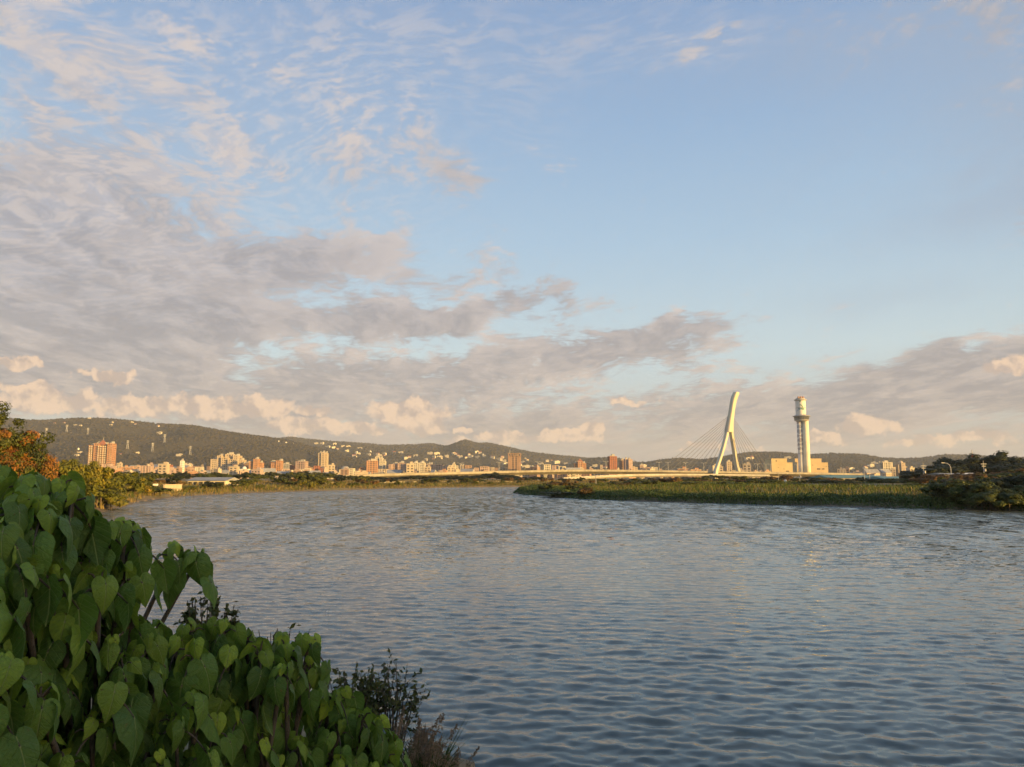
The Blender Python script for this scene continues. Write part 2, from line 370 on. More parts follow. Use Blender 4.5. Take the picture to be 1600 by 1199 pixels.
def build_water():
    na, nr = 640, 1000
    A = np.linspace(R(-44), R(46), na); Rr = np.geomspace(6.0, 620.0, nr)
    AA, RR = np.meshgrid(A, Rr); X = RR * np.sin(AA); Y = RR * np.cos(AA) - 1.5; Z = np.zeros_like(X)
    cell = np.maximum(RR * (A[1] - A[0]), RR * (math.log(620 / 6.0) / nr))
    rng = np.random.default_rng(3); N = 64
    lam = np.geomspace(0.15, 1.35, N) * rng.uniform(0.92, 1.08, N)
    patch = 0.55 + 0.9 * (0.5 + 0.5 * np.sin(X / 9 + 2 * np.sin(Y / 23)) * np.cos(Y / 14 + 1.5 * np.sin(X / 17)))
    for l in lam:
        k = 2 * math.pi / l; th = rng.normal(R(-98), R(36 if l < 0.5 else 24))
        a = l * (0.0043 if l < 0.5 else 0.0043 * (0.5 / l) ** 1.2); ph = rng.uniform(0, 6.283)
        w = ss(l / cell, 2.2, 4.0)
        arg = k * (X * math.cos(th) + Y * math.sin(th)) + ph + 0.9 * np.sin(X / (l * 6.1) + ph) + 0.9 * np.sin(Y / (l * 7.3) + 2 * ph)
        arg = arg - 0.5 * np.cos(arg); Z += a * w * patch * (np.cos(arg) + 0.2 * np.cos(2 * arg))          # steep towards the viewer, long backs
    V = np.stack([X.ravel(), Y.ravel(), Z.ravel()], 1)
    i = (np.arange(nr - 1)[:, None] * na + np.arange(na - 1)[None, :]).ravel()
    me = np_mesh('river_water', V, [np.stack([i, i + 1, i + na + 1, i + na], 1)], True)
    m, t, p = principled('river_water'); g = t.n.new('ShaderNodeTexCoord').outputs['Object']
    p.inputs['Base Color'].default_value = (0.088, 0.108, 0.096, 1); p.inputs['IOR'].default_value = 1.33
    p.inputs['Roughness'].default_value = 0.035
    gx, gy, _ = t.sep(g)
    dist = t.v('LENGTH', g); far = t.rng(dist, 16.0, 90.0, 0.0, 1.0)
    gust = t.rng(t.noise(t.v('MULTIPLY', g, (0.035, 0.022, 1)), 1.0, 3, 0.6, dim='2D'), 0.36, 0.62, 0.62, 1.1)
    ruff = t.noise(t.v('MULTIPLY', g, (0.62, 0.17, 1)), 1.0, 5, 0.75, dim='2D')                     # small ruffled and slick patches
    gust = t.m('MULTIPLY', gust, t.m('ADD', t.m('MULTIPLY', t.rng(ruff, 0.34, 0.66, -0.9, 1.5), far), 1.0))
    n1 = t.noise(t.v('MULTIPLY', g, (0.55, 1.0, 1)), 5.0, 2, 0.55, color=True, dim='2D')       # cat's paws, 20 cm
    n2 = t.noise(t.v('MULTIPLY', g, (0.42, 1.0, 1)), 1.4, 2, 0.6, color=True, dim='2D')        # the chop too far off to model
    s1 = t.v('SCALE', t.v('SUBTRACT', n1, (0.5, 0.5, 0.5)), scale=t.rng(dist, 12.0, 60.0, 0.16, 0.55))
    s2 = t.v('SCALE', t.v('SUBTRACT', n2, (0.5, 0.5, 0.5)), scale=t.m('MULTIPLY', far, 1.55))
    sl_ = t.v('MULTIPLY', t.v('SCALE', t.v('ADD', s1, s2), scale=gust), (0.7, 1.0, 0.0))
    geo = t.n.new('ShaderNodeNewGeometry').outputs['Normal']
    t.l.new(t.v('NORMALIZE', t.v('ADD', t.v('ADD', geo, sl_), t.xyz(0.0, t.m('MULTIPLY', far, -0.10), 0.0))), p.inputs['Normal'])      # the chop leans with the wind
    tag(link('river_water', me, m), 'rippled blue grey river water', kind='structure')
build_water()

# ------------------------------------------------------------------ hills
def forest_mat(name, a, b, c):
    m, t, p = principled(name); g = t.n.new('ShaderNodeTexCoord').outputs['Object']
    n1 = t.rng(t.noise(g, 0.004, 4, 0.6), 0.36, 0.64); n2 = t.rng(t.noise(g, 0.05, 4, 0.65), 0.32, 0.7)
    cc = t.mix(n1, a, b); cc = t.mix(t.m('MULTIPLY', n2, 0.7), cc, c); t.l.new(cc, p.inputs['Base Color'])
    p.inputs['Roughness'].default_value = 0.95; p.inputs['Specular IOR Level'].default_value = 0.1
    bp = t.n.new('ShaderNodeBump'); bp.inputs['Distance'].default_value = 12.0; bp.inputs['Strength'].default_value = 0.8
    t.l.new(t.noise(g, 0.045, 4, 0.7), bp.inputs['Height']); t.l.new(bp.outputs[0], p.inputs['Normal']); return m
M['forest'] = forest_mat('hill_forest', (0.029, 0.029, 0.022), (0.042, 0.039, 0.029), (0.060, 0.050, 0.036))
HILLS = {}
def octa(P, r, rng):
    """low crowns: eight-sided blobs, joined (far forest nobody could count)"""
    n = len(P); d = np.array([(1, 0, 0), (0, 1, 0), (-1, 0, 0), (0, -1, 0), (0, 0, 1.0), (0, 0, -0.6)])
    V = P[:, None, :] + d[None] * (r[:, None, None] * rng.uniform(0.7, 1.25, (n, 6, 1)))
    f = np.array([(0, 1, 4), (1, 2, 4), (2, 3, 4), (3, 0, 4), (1, 0, 5), (2, 1, 5), (3, 2, 5), (0, 3, 5)])
    F = (np.arange(n)[:, None, None] * 6 + f[None]).reshape(-1, 3)
    return V.reshape(-1, 3), F
def hill(key, prof, D0, D1, D2, crowns, amp, seed, label):
    P = np.array(prof, float); pxs = np.arange(P[0, 0], P[-1, 0] + 1, 6.0); ridge_y = np.interp(pxs, P[:, 0], P[:, 1])
    ridge_y = np.convolve(np.pad(ridge_y, 1, 'edge'), np.ones(3) / 3, 'valid')
    ts = np.concatenate([np.linspace(0, 1, 46), np.linspace(1.04, 1.5, 10)])
    V = np.zeros((len(ts), len(pxs), 3))
    for i, px in enumerate(pxs):
        zr = at(px, ridge_y[i], D1).z
        for j, t in enumerate(ts):
            D = D0 + (D1 - D0) * t if t <= 1 else D1 + (D2 - D1) * (t - 1) / 0.5
            x = (px - 800) / FPX / 1.007 * D
            n = mnoise.fractal(Vector((x / 420 + seed, D / 520, seed)), 0.9, 2.1, 5)
            n2 = mnoise.ridged_multi_fractal(Vector((x / 700, D / 1100, seed + 9)), 0.9, 2.0, 4, 1.0, 2.0) - 1.2
            if t <= 1:
                g = t ** 1.35 * (1 + 0.25 * math.sin(math.pi * t)); w = math.sin(math.pi * min(1, t)) ** 0.8
                z = 1.0 + (zr - 1.0) * min(g, 1.0) + (lambda q: min(q, 0) + 0.1 * max(q, 0))(n * 0.6 + n2 * 0.4) * amp * w * min(1, zr / 120) + n * amp * 0.03 * t
            else: z = 1 + (zr - 1) * (1 - (t - 1) * 1.6) + n * amp * 0.05
            V[j, i] = (x, D, max(z, -2.0))
    w = len(pxs); k = (np.arange(len(ts) - 1)[:, None] * w + np.arange(w - 1)[None]).ravel()
    me = np_mesh('hill', V.reshape(-1, 3), [np.stack([k, k + 1, k + w + 1, k + w], 1)], True)
    tag(link('hill', me, M['forest']), label, kind='structure'); HILLS[key] = (pxs, ts, V)
    rng = np.random.default_rng(seed)
    a = rng.uniform(0, len(pxs) - 1.001, crowns); tt = rng.uniform(0, 45.9, crowns) ; tt = np.where(rng.random(crowns) < 0.16, 44.2 + rng.random(crowns) * 1.6, tt)
    i0 = a.astype(int); j0 = tt.astype(int); fa = (a - i0)[:, None]; fb = (tt - j0)[:, None]
    Q = (V[j0, i0] * (1 - fa) + V[j0, i0 + 1] * fa) * (1 - fb) + (V[j0 + 1, i0] * (1 - fa) + V[j0 + 1, i0 + 1] * fa) * fb
    r = rng.uniform(3.5, 8.5, crowns) * (D1 / 4200) ** 0.5; Q[:, 2] += r * 0.15
    v, f = octa(Q, r, rng)
    tag(link('hill_forest', np_mesh('hill_forest', v, [f], False), M['forest']), 'dense dark forest covering ' + label, kind='stuff')
def on_hill(key, px, py):
    pxs, ts, V = HILLS[key]; i = int(np.clip(round((px - pxs[0]) / 6.0), 0, len(pxs) - 1))
    c = V[:46, i]; ys = 599.5 + FPX * np.tan(PITCH - np.arctan2(c[:, 2] - CAM_H, c[:, 1]))
    for j in range(45):
        if ys[j] >= py >= ys[j + 1]:
            f = (ys[j] - py) / (ys[j] - ys[j + 1] + 1e-9); q = c[j] * (1 - f) + c[j + 1] * f
            return Vector((ray(px, py)[0] / ray(px, py)[1] * q[1], q[1], q[2]))
    return None
hill('left', [(-260, 640), (-50, 651), (55, 659), (100, 656), (145, 654), (170, 655), (200, 659), (245, 664), (300, 666), (350, 676), (400, 683), (440, 689), (500, 703), (560, 720), (610, 736), (650, 745)],
     1950, 3500, 4300, 15000, 150, 3.0.__int__(), 'the long hill behind the town at the left')
hill('middle', [(360, 694), (430, 687), (452, 684), (480, 688), (540, 692), (600, 697), (650, 696), (675, 694), (692, 699), (706, 697), (716, 691), (724, 687), (733, 689.5), (744, 694), (762, 693), (800, 701), (830, 708), (880, 714), (940, 718), (1000, 726), (1080, 737), (1150, 746)],
     2500, 5200, 6300, 15000, 150, 5, 'the far ridge with a pointed summit')
hill('right', [(850, 738), (900, 724), (930, 716), (962, 716), (985, 721), (1002, 724), (1030, 720), (1062, 717), (1100, 720), (1130, 715), (1170, 708), (1222, 708), (1262, 711), (1300, 710), (1345, 711), (1390, 718), (1440, 717), (1480, 711), (1520, 712), (1600, 717), (1700, 712), (1860, 716)],
     2500, 4100, 5200, 12000, 90, 8, 'the low wooded hills at the right')

# ------------------------------------------------------------------ houses on the hills and in the town
def house_mesh(name, w, d, h, roof, gable=True):
    b = MB(); b.box((0, 0, h / 2 - 3), (w, d, h + 6)); b.cur = 1
    if gable:
        k = w / 2 + 0.5; e = d / 2 + 0.5; r = h + w * 0.28
        b.add([(-k, -e, h + .02), (k, -e, h + .02), (k, e, h + .02), (-k, e, h + .02), (-k, 0, r), (k, 0, r)], [(0, 1, 5, 4), (2, 3, 4, 5), (0, 4, 3), (1, 2, 5), (3, 2, 1, 0)])
    else:
        b.box((0, 0, h + 0.25), (w + 0.8, d + 0.8, 0.5)); b.cur = 0; b.box((w * 0.18, 0, h + 1.6), (w * 0.35, d * 0.4, 2.2))
    b.cur = 2; nf = max(1, int(h / 3.2))
    for f in range(nf):
        for i in range(max(2, int(w / 4))):
            n = max(2, int(w / 4)); b.box((-w / 2 + (i + 0.5) * w / n, -d / 2 - 0.02, 1.7 + f * 3.2), (w / n * 0.5, 0.12, 1.5))
    return b
def proto_mesh(name, b, mats):
    o = b.build(name, mats); me = o.data; bpy.data.objects.remove(o); return me
HM = [proto_mesh('hill_house', house_mesh('h', 18, 12, 8, 0), [M['cream'], M['redroof'], M['glass']]),
      proto_mesh('hill_house', house_mesh('h', 26, 12, 11, 0, False), [M['cream'], M['concrete'], M['glass']]),
      proto_mesh('hill_house', house_mesh('h', 13, 11, 12, 0, False), [M['white'], M['concrete'], M['glass']]),
      proto_mesh('hill_house', house_mesh('h', 36, 13, 13, 0, False), [M['cream'], M['roofgrey'], M['glass']])]
hill_kind = ['cream red roofed villa', 'cream flat roofed house', 'small white block', 'long cream block']
def hill_house(key, px, py, kind, sc=1.0):
    p = on_hill(key, px, py)
    if p is None: return
    o = link('hill_house', HM[kind]); o.location = p; o.rotation_euler = (0, 0, random.uniform(-0.5, 0.7)); o.scale = (sc,) * 3
    mk = mark(px).replace('below', 'above'); tag(o, hill_kind[kind] + ' on the wooded hillside ' + mk, 'house', 'hillside houses ' + mk)
for px, py, k in [(78, 660, 1), (85, 663, 0), (100, 662, 0), (118, 666, 3), (126, 666, 1), (175, 661, 1), (182, 661, 0), (173, 665, 1), (205, 662, 3), (212, 664, 0), (247, 667, 0),
                  (249, 678, 3), (435, 691, 2), (447, 693, 2), (457, 695, 3), (465, 694, 3), (60, 680, 1), (122, 703, 2), (125, 709, 3), (120, 713, 1), (280, 713, 3), (215, 709, 1), (188, 712, 0), (345, 703, 0), (140, 655.5, 1)]:
    hill_house('left', px, py, k, random.uniform(0.4, 0.6))
for px, py, k in [(473, 696, 0), (494, 694, 3), (503, 694, 1), (512, 700, 3), (523, 695, 1), (521, 701, 1), (527, 703, 0), (536, 699, 1), (542, 706, 1), (553, 714, 0), (557, 709, 2), (560, 711, 1), (544, 700, 1), (562, 702, 3),
                  (578, 708, 2), (576, 712, 1), (555, 715, 1), (590, 711, 0), (594, 713, 1), (600, 711, 1), (601, 714, 0), (616, 709, 0), (626, 709, 1), (672, 710, 3), (682, 711, 3), (665, 719, 1), (677, 719, 0), (687, 716, 3), (678, 715, 1),
                  (698, 714, 1), (709, 710, 1), (712, 711, 0), (716, 714, 0), (733, 711, 0), (745, 708, 1), (750, 709, 0), (735, 715, 3), (746, 716, 1), (755, 712, 2), (757, 714, 1), (768, 715, 0), (770, 716, 1), (779, 719, 3), (785, 716, 0), (788, 721, 1), (720, 715, 1), (728, 716, 0),
                  (783, 719, 0), (816, 724, 1), (820, 718, 1), (824, 720, 0), (829, 731, 3), (822, 732, 3), (855, 721, 1), (862, 721, 0), (870, 724, 3), (884, 726, 1), (890, 727, 3), (640, 716, 0), (650, 714, 1), (634, 717, 1), (790, 727, 1), (812, 728, 0), (845, 727, 1)]:
    hill_house('middle', px, py, k, random.uniform(0.6, 0.95))
for px, py, k in [(930, 730, 1), (936, 732, 0), (926, 732, 1), (1005, 731, 3), (1168, 719, 3), (1175, 717, 0), (1231, 717.5, 3), (1365, 725, 1), (1370, 727, 2), (1361, 730, 1), (1330, 735, 1), (945, 733, 0), (1352, 733, 0)]:
    hill_house('right', px, py, k, random.uniform(0.7, 1.0))
# lattice pylons of the power line on the hill
def lattice_mesh(h=30):
    b = MB()
    for sx, sy in ((-1, -1), (1, -1), (1, 1), (-1, 1)): b.tube([(sx * 3, sy * 3, 0), (sx * 0.7, sy * 0.7, h)], 0.35, 4)
    for i in range(5):
        z0, z1 = h * i / 5, h * (i + 1) / 5; r0, r1 = 3 - 2.3 * i / 5, 3 - 2.3 * (i + 1) / 5
        for s in (-1, 1):
            b.tube([(-r0, s * r0, z0), (r1, s * r1, z1)], 0.2, 3); b.tube([(s * r0, -r0, z0), (s * r1, r1, z1)], 0.2, 3)
    for z in (h * 0.72, h * 0.84, h * 0.95): b.box((0, 0, z), (9, 0.7, 0.7))
    return b
LP = proto_mesh('lattice_pylon', lattice_mesh(), [M['steel']])
for px, py in [(72, 682), (104, 676), (137, 681), (199, 702), (238, 706), (297, 712), (257, 692)]:
    p = on_hill('left', px, py)
    if p:
        o = link('lattice_pylon', LP); o.location = p; o.rotation_euler = (0, 0, random.uniform(0, 1))
        tag(o, 'pale lattice power pylon on the long wooded hill ' + ('at its left end' if px < 90 else 'above the red brick tower' if px < 150 else 'right of the red brick tower' if px < 220 else 'above the slim white tower' if px < 245 else 'left of the skyline' if px < 270 else 'just left of the cream complex'), 'pylon', 'power pylons on the hill')

# ------------------------------------------------------------------ town
def block(bw, bg, c, w, d, h, z0=0.0, fl=3.3, bay=4.5, band=0.45, pier=0.35):
    """one block of a tower: a dark glazed core set back behind floor bands and piers"""
    x, y = c; bg.box((x, y, z0 + h / 2), (w - 1.2, d - 1.2, h - 0.5))
    n = max(2, int(round(h / fl))); f = h / n
    for i in range(n): bw.box((x, y, z0 + f * i + f * band / 2), (w, d, f * band))
    nx = max(2, int(round(w / bay))); ny = max(2, int(round(d / bay)))
    for i in range(nx + 1):
        e = (w / nx * pier) * (1.6 if i in (0, nx) else 1.0); q = x - w / 2 + w * i / nx; q = min(max(q, x - w / 2 + e / 2 - 0.15), x + w / 2 - e / 2 + 0.15)
        for s in (-1, 1): bw.box((q, y + s * (d / 2 - 0.35), z0 + h / 2), (e, 1.0, h + 0.1))
    for i in range(1, ny):
        e = d / ny * pier; q = y - d / 2 + d * i / ny
        for s in (-1, 1): bw.box((x + s * (w / 2 - 0.35), q, z0 + h / 2), (1.0, e, h + 0.1))
    bw.box((x, y, z0 + h + 0.5), (w + 0.4, d + 0.4, 1.1))
def tower(label, segs, D, m, yaw=0.0, depth=None, extra=None, name='apartment_tower', cat='building', bay=4.5, fl=3.3, group=None, band=0.45, pier=0.35):
    """segs: (px left, px right, py top[, forward metres]) blocks side by side, in pixels of the photograph at distance D"""
    x0 = min(s[0] for s in segs); x1 = max(s[1] for s in segs); cx = at((x0 + x1) / 2, 740, D).x
    zb = gz(cx, D) - 0.3; e = empty(name, (cx, D, zb), yaw); tag(e, label, cat, group)
    bw, bg, br = MB(), MB(), MB(); k = D / FPX / 1.007 / max(0.6, math.cos(yaw))
    for i, s in enumerate(segs):
        w = (s[1] - s[0]) * k; X = ((s[0] + s[1]) / 2 - (x0 + x1) / 2) * k; h = at(800, s[2], D).z - zb
        d = (depth or max(12.0, 0.75 * (x1 - x0) * k * (0.9 if len(segs) == 1 else 0.6))) + 1.7 * (i % 3)
        block(bw, bg, (X, d / 2 - (s[3] if len(s) > 3 else 0) - 0.6 * (i % 2)), w - 0.02, d, h, 0, fl, bay, band, pier)
        if h > 25: br.box((X + w * 0.1, d * 0.5, h + 2.9), (w * 0.4, d * 0.35, 3.6)); br.box((X - w * 0.25, d * 0.4, h + 2.0), (w * 0.16, d * 0.2, 1.9))
    tag(bg.build('windows', M['glass'], e), kind='stuff'); bw.build('wall', m, e)
    if br.v: br.build('roof_housing', M['concrete'], e)
    if extra: extra(e, k, zb)
    return e
def dome(e, k, px, pc, ytop, r_px, D, m, zb):
    b = MB(); r = r_px * k; z = at(800, ytop, D).z - zb - r * 0.7
    b.lathe([(r, -3), (r, 0), (r * 0.92, r * 0.3), (r * 0.7, r * 0.55), (r * 0.35, r * 0.68), (0.2, r * 0.7)], 14, ((px - pc) * k, 6, z)); b.build('dome', m, e)
def pyramid(e, k, dx, z, w, h, m):
    b = MB(); b.box((dx, 7, z + h / 2), (w, w, h), 0, 0.12); b.build('pitched_roof', m, e)

def x_red(e, k, zb):
    z = at(800, 696, 1400).z - zb; pyramid(e, k, 0.5 * k, z + 1.1, 11 * k, 7.5 * k, M['brick']); b = MB(); b.tube([(1 * k, 7, z + 5), (1 * k, 7, z + 14)], 0.3, 5); b.build('mast', M['steel'], e)
    for dx in (-15.6, -12.6, -1.5, 2.0, 5.5, 8.6, 14.2, 16.6):
        b = MB()
        for q in range(14): b.box((dx * k, -5.6 if -6 < dx < 11 else -1.8, 5 + q * 3.9), (1.5 * k, 1.4, 2.4))
        tag(b.build('balcony_strip', M['cream'], e), kind='stuff')
tower('red brick tower complex with pale balcony strips, above the yellow trees', [(137, 146, 697), (145.6, 153, 694, 2), (152.6, 166, 695.5, -3), (165.6, 173, 694, 2)], 1400, M['orange'], 0.12, extra=x_red, pier=0.2, band=0.6)
b_ = MB()
tower('low pink block in front of the red tower complex', [(160, 172, 726), (171.7, 177, 729)], 1250, M['pink'], 0.2)
tower('wide cream hospital-like complex with stepped top, largest building at the left', [(329, 339, 718.5), (338.8, 346, 713), (345.8, 357, 716, 5), (349, 363, 710.5, -8), (362.8, 371, 713), (356.8, 371.5, 719, 8), (371, 378, 719.5)], 1500, M['beige'], 0.08, fl=4.0, bay=5)
tower('yellow house block just left of the wide cream complex', [(305, 316, 731)], 1350, M['cream'], 0.2)
tower('brown low block behind the yellow house block left of the cream complex', [(300, 328, 729.5)], 1650, M['brown'])
tower('pale low building with small dome right of the cream complex', [(373, 387, 734)], 1300, M['white'], extra=lambda e, k, zb: dome(e, k, 379.5, 380, 729, 3.2, 1300, M['white'], zb))
tower('orange tower with rounded stepped top right of the cream complex', [(389, 396, 722), (395.8, 404, 718.3, 3), (403.8, 409, 724)], 1450, M['orange'], 0.1)
tower('orange tower with a white edged wing, next right of the rounded orange tower', [(420, 430, 723), (425, 433, 724, 9), (432.8, 441, 721, 11)], 1500, M['orange'], 0.05)
tower('grey purple slab behind the white winged orange tower', [(440, 453, 726)], 1700, M['grey'], 0.1)
tower('small pink house block at the foot of the grey slab', [(441, 452, 734)], 1300, M['pink'], 0.3)
tower('pinkish tower with pale top between the grey slab and the tall beige tower', [(461, 477, 722)], 1500, M['pink'], -0.15)
tower('yellow low block at the foot of the pinkish tower', [(468, 476, 735, 4), (475.8, 484, 733)], 1280, M['cream'], 0.1)
tower('tallest slim beige tower in the middle of the skyline', [(497, 501.5, 709), (501.3, 507, 708.3, 2), (506.8, 510, 709)], 1500, M['beige'], 0.1, depth=18)
tower('brick coloured annex at the foot of the tall slim beige tower', [(490, 499, 729), (498.5, 504, 733, 5)], 1350, M['brick'], 0.1)
tower('white block with a rounded roof left of the paired orange towers', [(530, 546, 735), (545.6, 552, 733), (551.8, 559, 737)], 1300, M['cream'], extra=lambda e, k, zb: dome(e, k, 538, 544.5, 728.5, 6.5, 1300, M['grey'], zb))
tower('square orange tower, left one of the pair before the hillside villas', [(573, 590, 721)], 1420, M['orange'], 0.25)
tower('stepped cream tower rising behind the square orange tower', [(586, 593, 714.5), (592.8, 598, 717, 2), (597.8, 602, 722, 3)], 1500, M['cream'], 0.05)
tower('low cream wing at the foot of the stepped cream tower', [(591, 605, 734)], 1380, M['beige'])
tower('long pink terrace of apartments with rounded left end', [(612, 622, 726), (621.8, 632, 724.5, 3), (631.7, 645, 727)], 1500, M['pink'], 0.0, fl=3.6, depth=16)
tower('cream tower with a domed top, left one of the domed pair', [(645, 653.5, 724)], 1480, M['cream'], extra=lambda e, k, zb: dome(e, k, 649, 649.2, 721.3, 3.6, 1480, M['cream'], zb))
tower('cream tower with a domed top, right one of the domed pair', [(654.5, 664, 724)], 1480, M['cream'], extra=lambda e, k, zb: dome(e, k, 659, 659.2, 721.3, 4.2, 1480, M['cream'], zb))
tower('long pink block right of the domed pair', [(664.5, 677.5, 726.5), (677.3, 692, 727, 2), (691.8, 700.5, 729)], 1500, M['pink'], depth=16)
tower('golden cream block ending the long row right of the domed pair', [(701, 707, 728), (706.8, 712, 726), (711.8, 716, 728.5)], 1450, M['cream'], 0.1)
tower('small pink block left of the brown tower with a dark crown', [(741, 748, 732), (750, 764, 730)], 1500, M['pink'], 0.15)
tower('low brown block close left of the brown tower with a dark crown', [(774, 790, 732)], 1550, M['brown'], 0.1)
def x_crown(e, k, zb):
    z = at(800, 713, 1400).z - zb; b = MB(); g = MB()
    for i in range(6): b.box((-9.5 * k + i * 3.8 * k, -0.6, z + 1.5 * k), (1.5 * k, 1.2, 4.6 * k))
    b.box((0, 8, z + 4.0 * k), (20.5 * k, 19, 1.1 * k)); b.build('crown', M['brown'], e); g.tube([(-7 * k, 8, z + 4 * k), (-7 * k, 8, z + 10 * k)], 0.35, 5); g.build('mast', M['steel'], e)
tower('broad brown tower with a dark open crown and vertical ribs', [(794, 814, 713)], 1400, M['brown'], 0.05, extra=x_crown, bay=6, pier=0.55, band=0.3)
tower('golden cream block right of the broad brown tower', [(850, 861, 727)], 1350, M['cream'], 0.1)
def x_pyr(e, k, zb): pyramid(e, k, 0, at(800, 722.5, 1400).z - zb + 1.1, 9 * k, 4.8 * k, M['brick'])
tower('orange red tower with a stepped pyramid roof above the viaduct', [(898, 903, 725), (902.8, 911, 722.5, 3), (910.8, 916, 725)], 1400, M['orange'], 0.05, extra=x_pyr)
tower('low pink block left of the stepped pyramid tower', [(886, 898, 731)], 1450, M['pink'])
tower('tallest dark red tower above the middle of the viaduct', [(953, 964.5, 714)], 1400, M['brick'], 0.2, band=0.6)
tower('slim brown tower right of the tallest dark red one', [(970.5, 977, 720)], 1420, M['brown'], 0.1)
tower('brown tower with a dark seam, rightmost of the three above the viaduct', [(977.3, 982, 718.5), (981.8, 988, 719, 3)], 1400, M['pink'], 0.1, pier=0.5)
tower('low pink block between the three brown towers and the bridge pylon', [(1000, 1006, 728), (1005.8, 1016, 731)], 1600, M['pink'])
tower('small block seen between the legs of the bridge pylon, left', [(1123, 1130, 730)], 1500, M['pink'])
tower('cream block seen between the legs of the bridge pylon', [(1136, 1144, 722.5)], 1500, M['beige'])
tower('golden cream stepped block right of the tall chimney tower, by the low hills', [(1375, 1379, 725), (1378.8, 1394, 723.5, 3), (1393.8, 1400, 731)], 1500, M['cream'], 0.05)
def x_round(e, k, zb): dome(e, k, 1411, 1411, 720.5, 3.5, 1500, M['beige'], zb)
tower('pale round topped block right of the golden stepped block', [(1404, 1408, 727), (1407.8, 1414, 724, 2), (1413.8, 1418, 730)], 1500, M['beige'], 0.1, extra=x_round)
tower('slim white tower block standing among the low houses at the left', [(280.5, 284.5, 721)], 1400, M['white'], depth=9)
tower('salmon house block among the low houses left of the slim white tower', [(218, 236, 729)], 1200, M['pink'], 0.2)
# low town houses
TM = [proto_mesh('town_house', house_mesh('h', w, d, h, 0, g), [M[a], M[r], M['glass']]) for w, d, h, g, a, r in
      [(12, 10, 11, False, 'pink', 'concrete'), (16, 11, 9, False, 'beige', 'concrete'), (11, 10, 14, False, 'brown', 'roofgrey'), (20, 12, 8, True, 'beige', 'roofgrey'), (14, 11, 12, False, 'orange', 'concrete'), (10, 9, 17, False, 'beige', 'concrete')]]
def town(pxa, pxb, n, Da, Db, zmul, label, group):
    for i in range(n):
        px = pxa + (pxb - pxa) * (i + random.uniform(0.1, 0.9)) / n; D = random.uniform(Da, Db); x = at(px, 740, D).x
        ki = random.randrange(6); o = link('town_house', TM[ki]); o.location = (x, D, gz(x, D) + (D - Da) * zmul); o.rotation_euler = (0, 0, random.uniform(-0.5, 0.5)); s = random.uniform(0.75, 1.2); o.scale = (s, s, s * random.uniform(0.8, 1.15))
        tag(o, ['salmon flat roofed', 'beige flat roofed', 'brown grey roofed', 'beige gabled', 'orange flat roofed', 'tall narrow beige'][ki] + ' low town house ' + mark(px), 'house', group)
town(178, 300, 46, 1100, 1900, 0.021, 'small flat roofed house in the crowded old quarter below the long hill', 'houses of the old quarter')
town(300, 560, 40, 1150, 1500, 0.006, 'low town house between the towers behind the left bank trees', 'low houses between the towers')
town(560, 800, 26, 1200, 1600, 0.004, 'low town house just above the left end of the viaduct', 'low houses above the viaduct')
town(800, 1060, 46, 1150, 1700, 0.002, 'low town house seen over and under the middle of the viaduct', 'low houses behind the viaduct')
town(1060, 1200, 18, 1000, 1400, 0.0, 'low house seen beneath the cable stayed span', 'low houses beneath the bridge')
town(1300, 1440, 20, 1300, 1700, 0.0, 'low house right of the chimney tower under the hills', 'low houses under the right hills')

rm = random.Random(31); mids = [('pink', 'salmon'), ('orange', 'orange'), ('beige', 'beige'), ('cream', 'cream'), ('brown', 'brown'), ('brick', 'brick red')]
for px in (246, 262, 292, 316, 384, 412, 456, 484, 514, 522, 562, 608, 634, 672, 686, 722, 732, 768, 826, 838, 868, 878, 924, 938, 992, 1022):
    mk_, nm_ = rm.choice(mids); w_ = rm.uniform(5, 11); yt_ = rm.uniform(727.5, 734) - (2 if px < 560 else 0)
    tower(nm_ + ' mid rise block in the skyline ' + mark(px).replace('below', 'near'), [(px - w_ / 2, px, yt_), (px - 0.2, px + w_ / 2, yt_ + rm.uniform(-2, 2), rm.uniform(-2, 4))], rm.uniform(1450, 1750), M[mk_], rm.uniform(-0.1, 0.3), name='mid_rise_block', group='mid rise blocks of the skyline')
# ------------------------------------------------------------------ cable stayed bridge
def path_deck(b, pts, w, th, bot):
    secs = []
    for i, p in enumerate(pts):
        d = (pts[min(i + 1, len(pts) - 1)] - pts[max(i - 1, 0)]); d.z = 0; d.normalize(); n = Vector((-d.y, d.x, 0))
        secs.append([p + n * w / 2, p + n * w / 2 - Vector((0, 0, 0.9)), p + n * bot / 2 - Vector((0, 0, th)), p - n * bot / 2 - Vector((0, 0, th)), p - n * w / 2 - Vector((0, 0, 0.9)), p - n * w / 2])
    b.loft(secs)
def spline(keys, n):
    K = np.array(keys, float); s = np.linspace(K[0, 0], K[-1, 0], n); Y = np.interp(s, K[:, 0], K[:, 1]); D = np.interp(s, K[:, 0], K[:, 2])
    sm = lambda a: np.convolve(np.pad(a, 3, 'edge'), np.ones(7) / 7, 'valid')
    return [at(a, y, d) for a, y, d in zip(s, sm(Y), sm(D))]
br = empty('cable_stayed_bridge', (at(1136, 740, 850).x, 850, 0)); tag(br, 'cable stayed road bridge with white forked pylon and long pale viaduct', 'bridge')
IB = Vector(br.location)
def loc(p): return p - IB
deck_keys = [(500, 748, 700), (540, 745.5, 715), (577, 743, 728), (640, 741, 745), (700, 740, 765), (800, 737.3, 795), (900, 735.6, 820), (1000, 736.3, 838), (1110, 738, 850), (1210, 739.5, 862), (1340, 741.5, 880)]
DK = spline(deck_keys, 90)
b = MB(); path_deck(b, [loc(p) for p in DK], 24, 3.4, 11); b.build('deck', M['girder'], br)
b = MB()
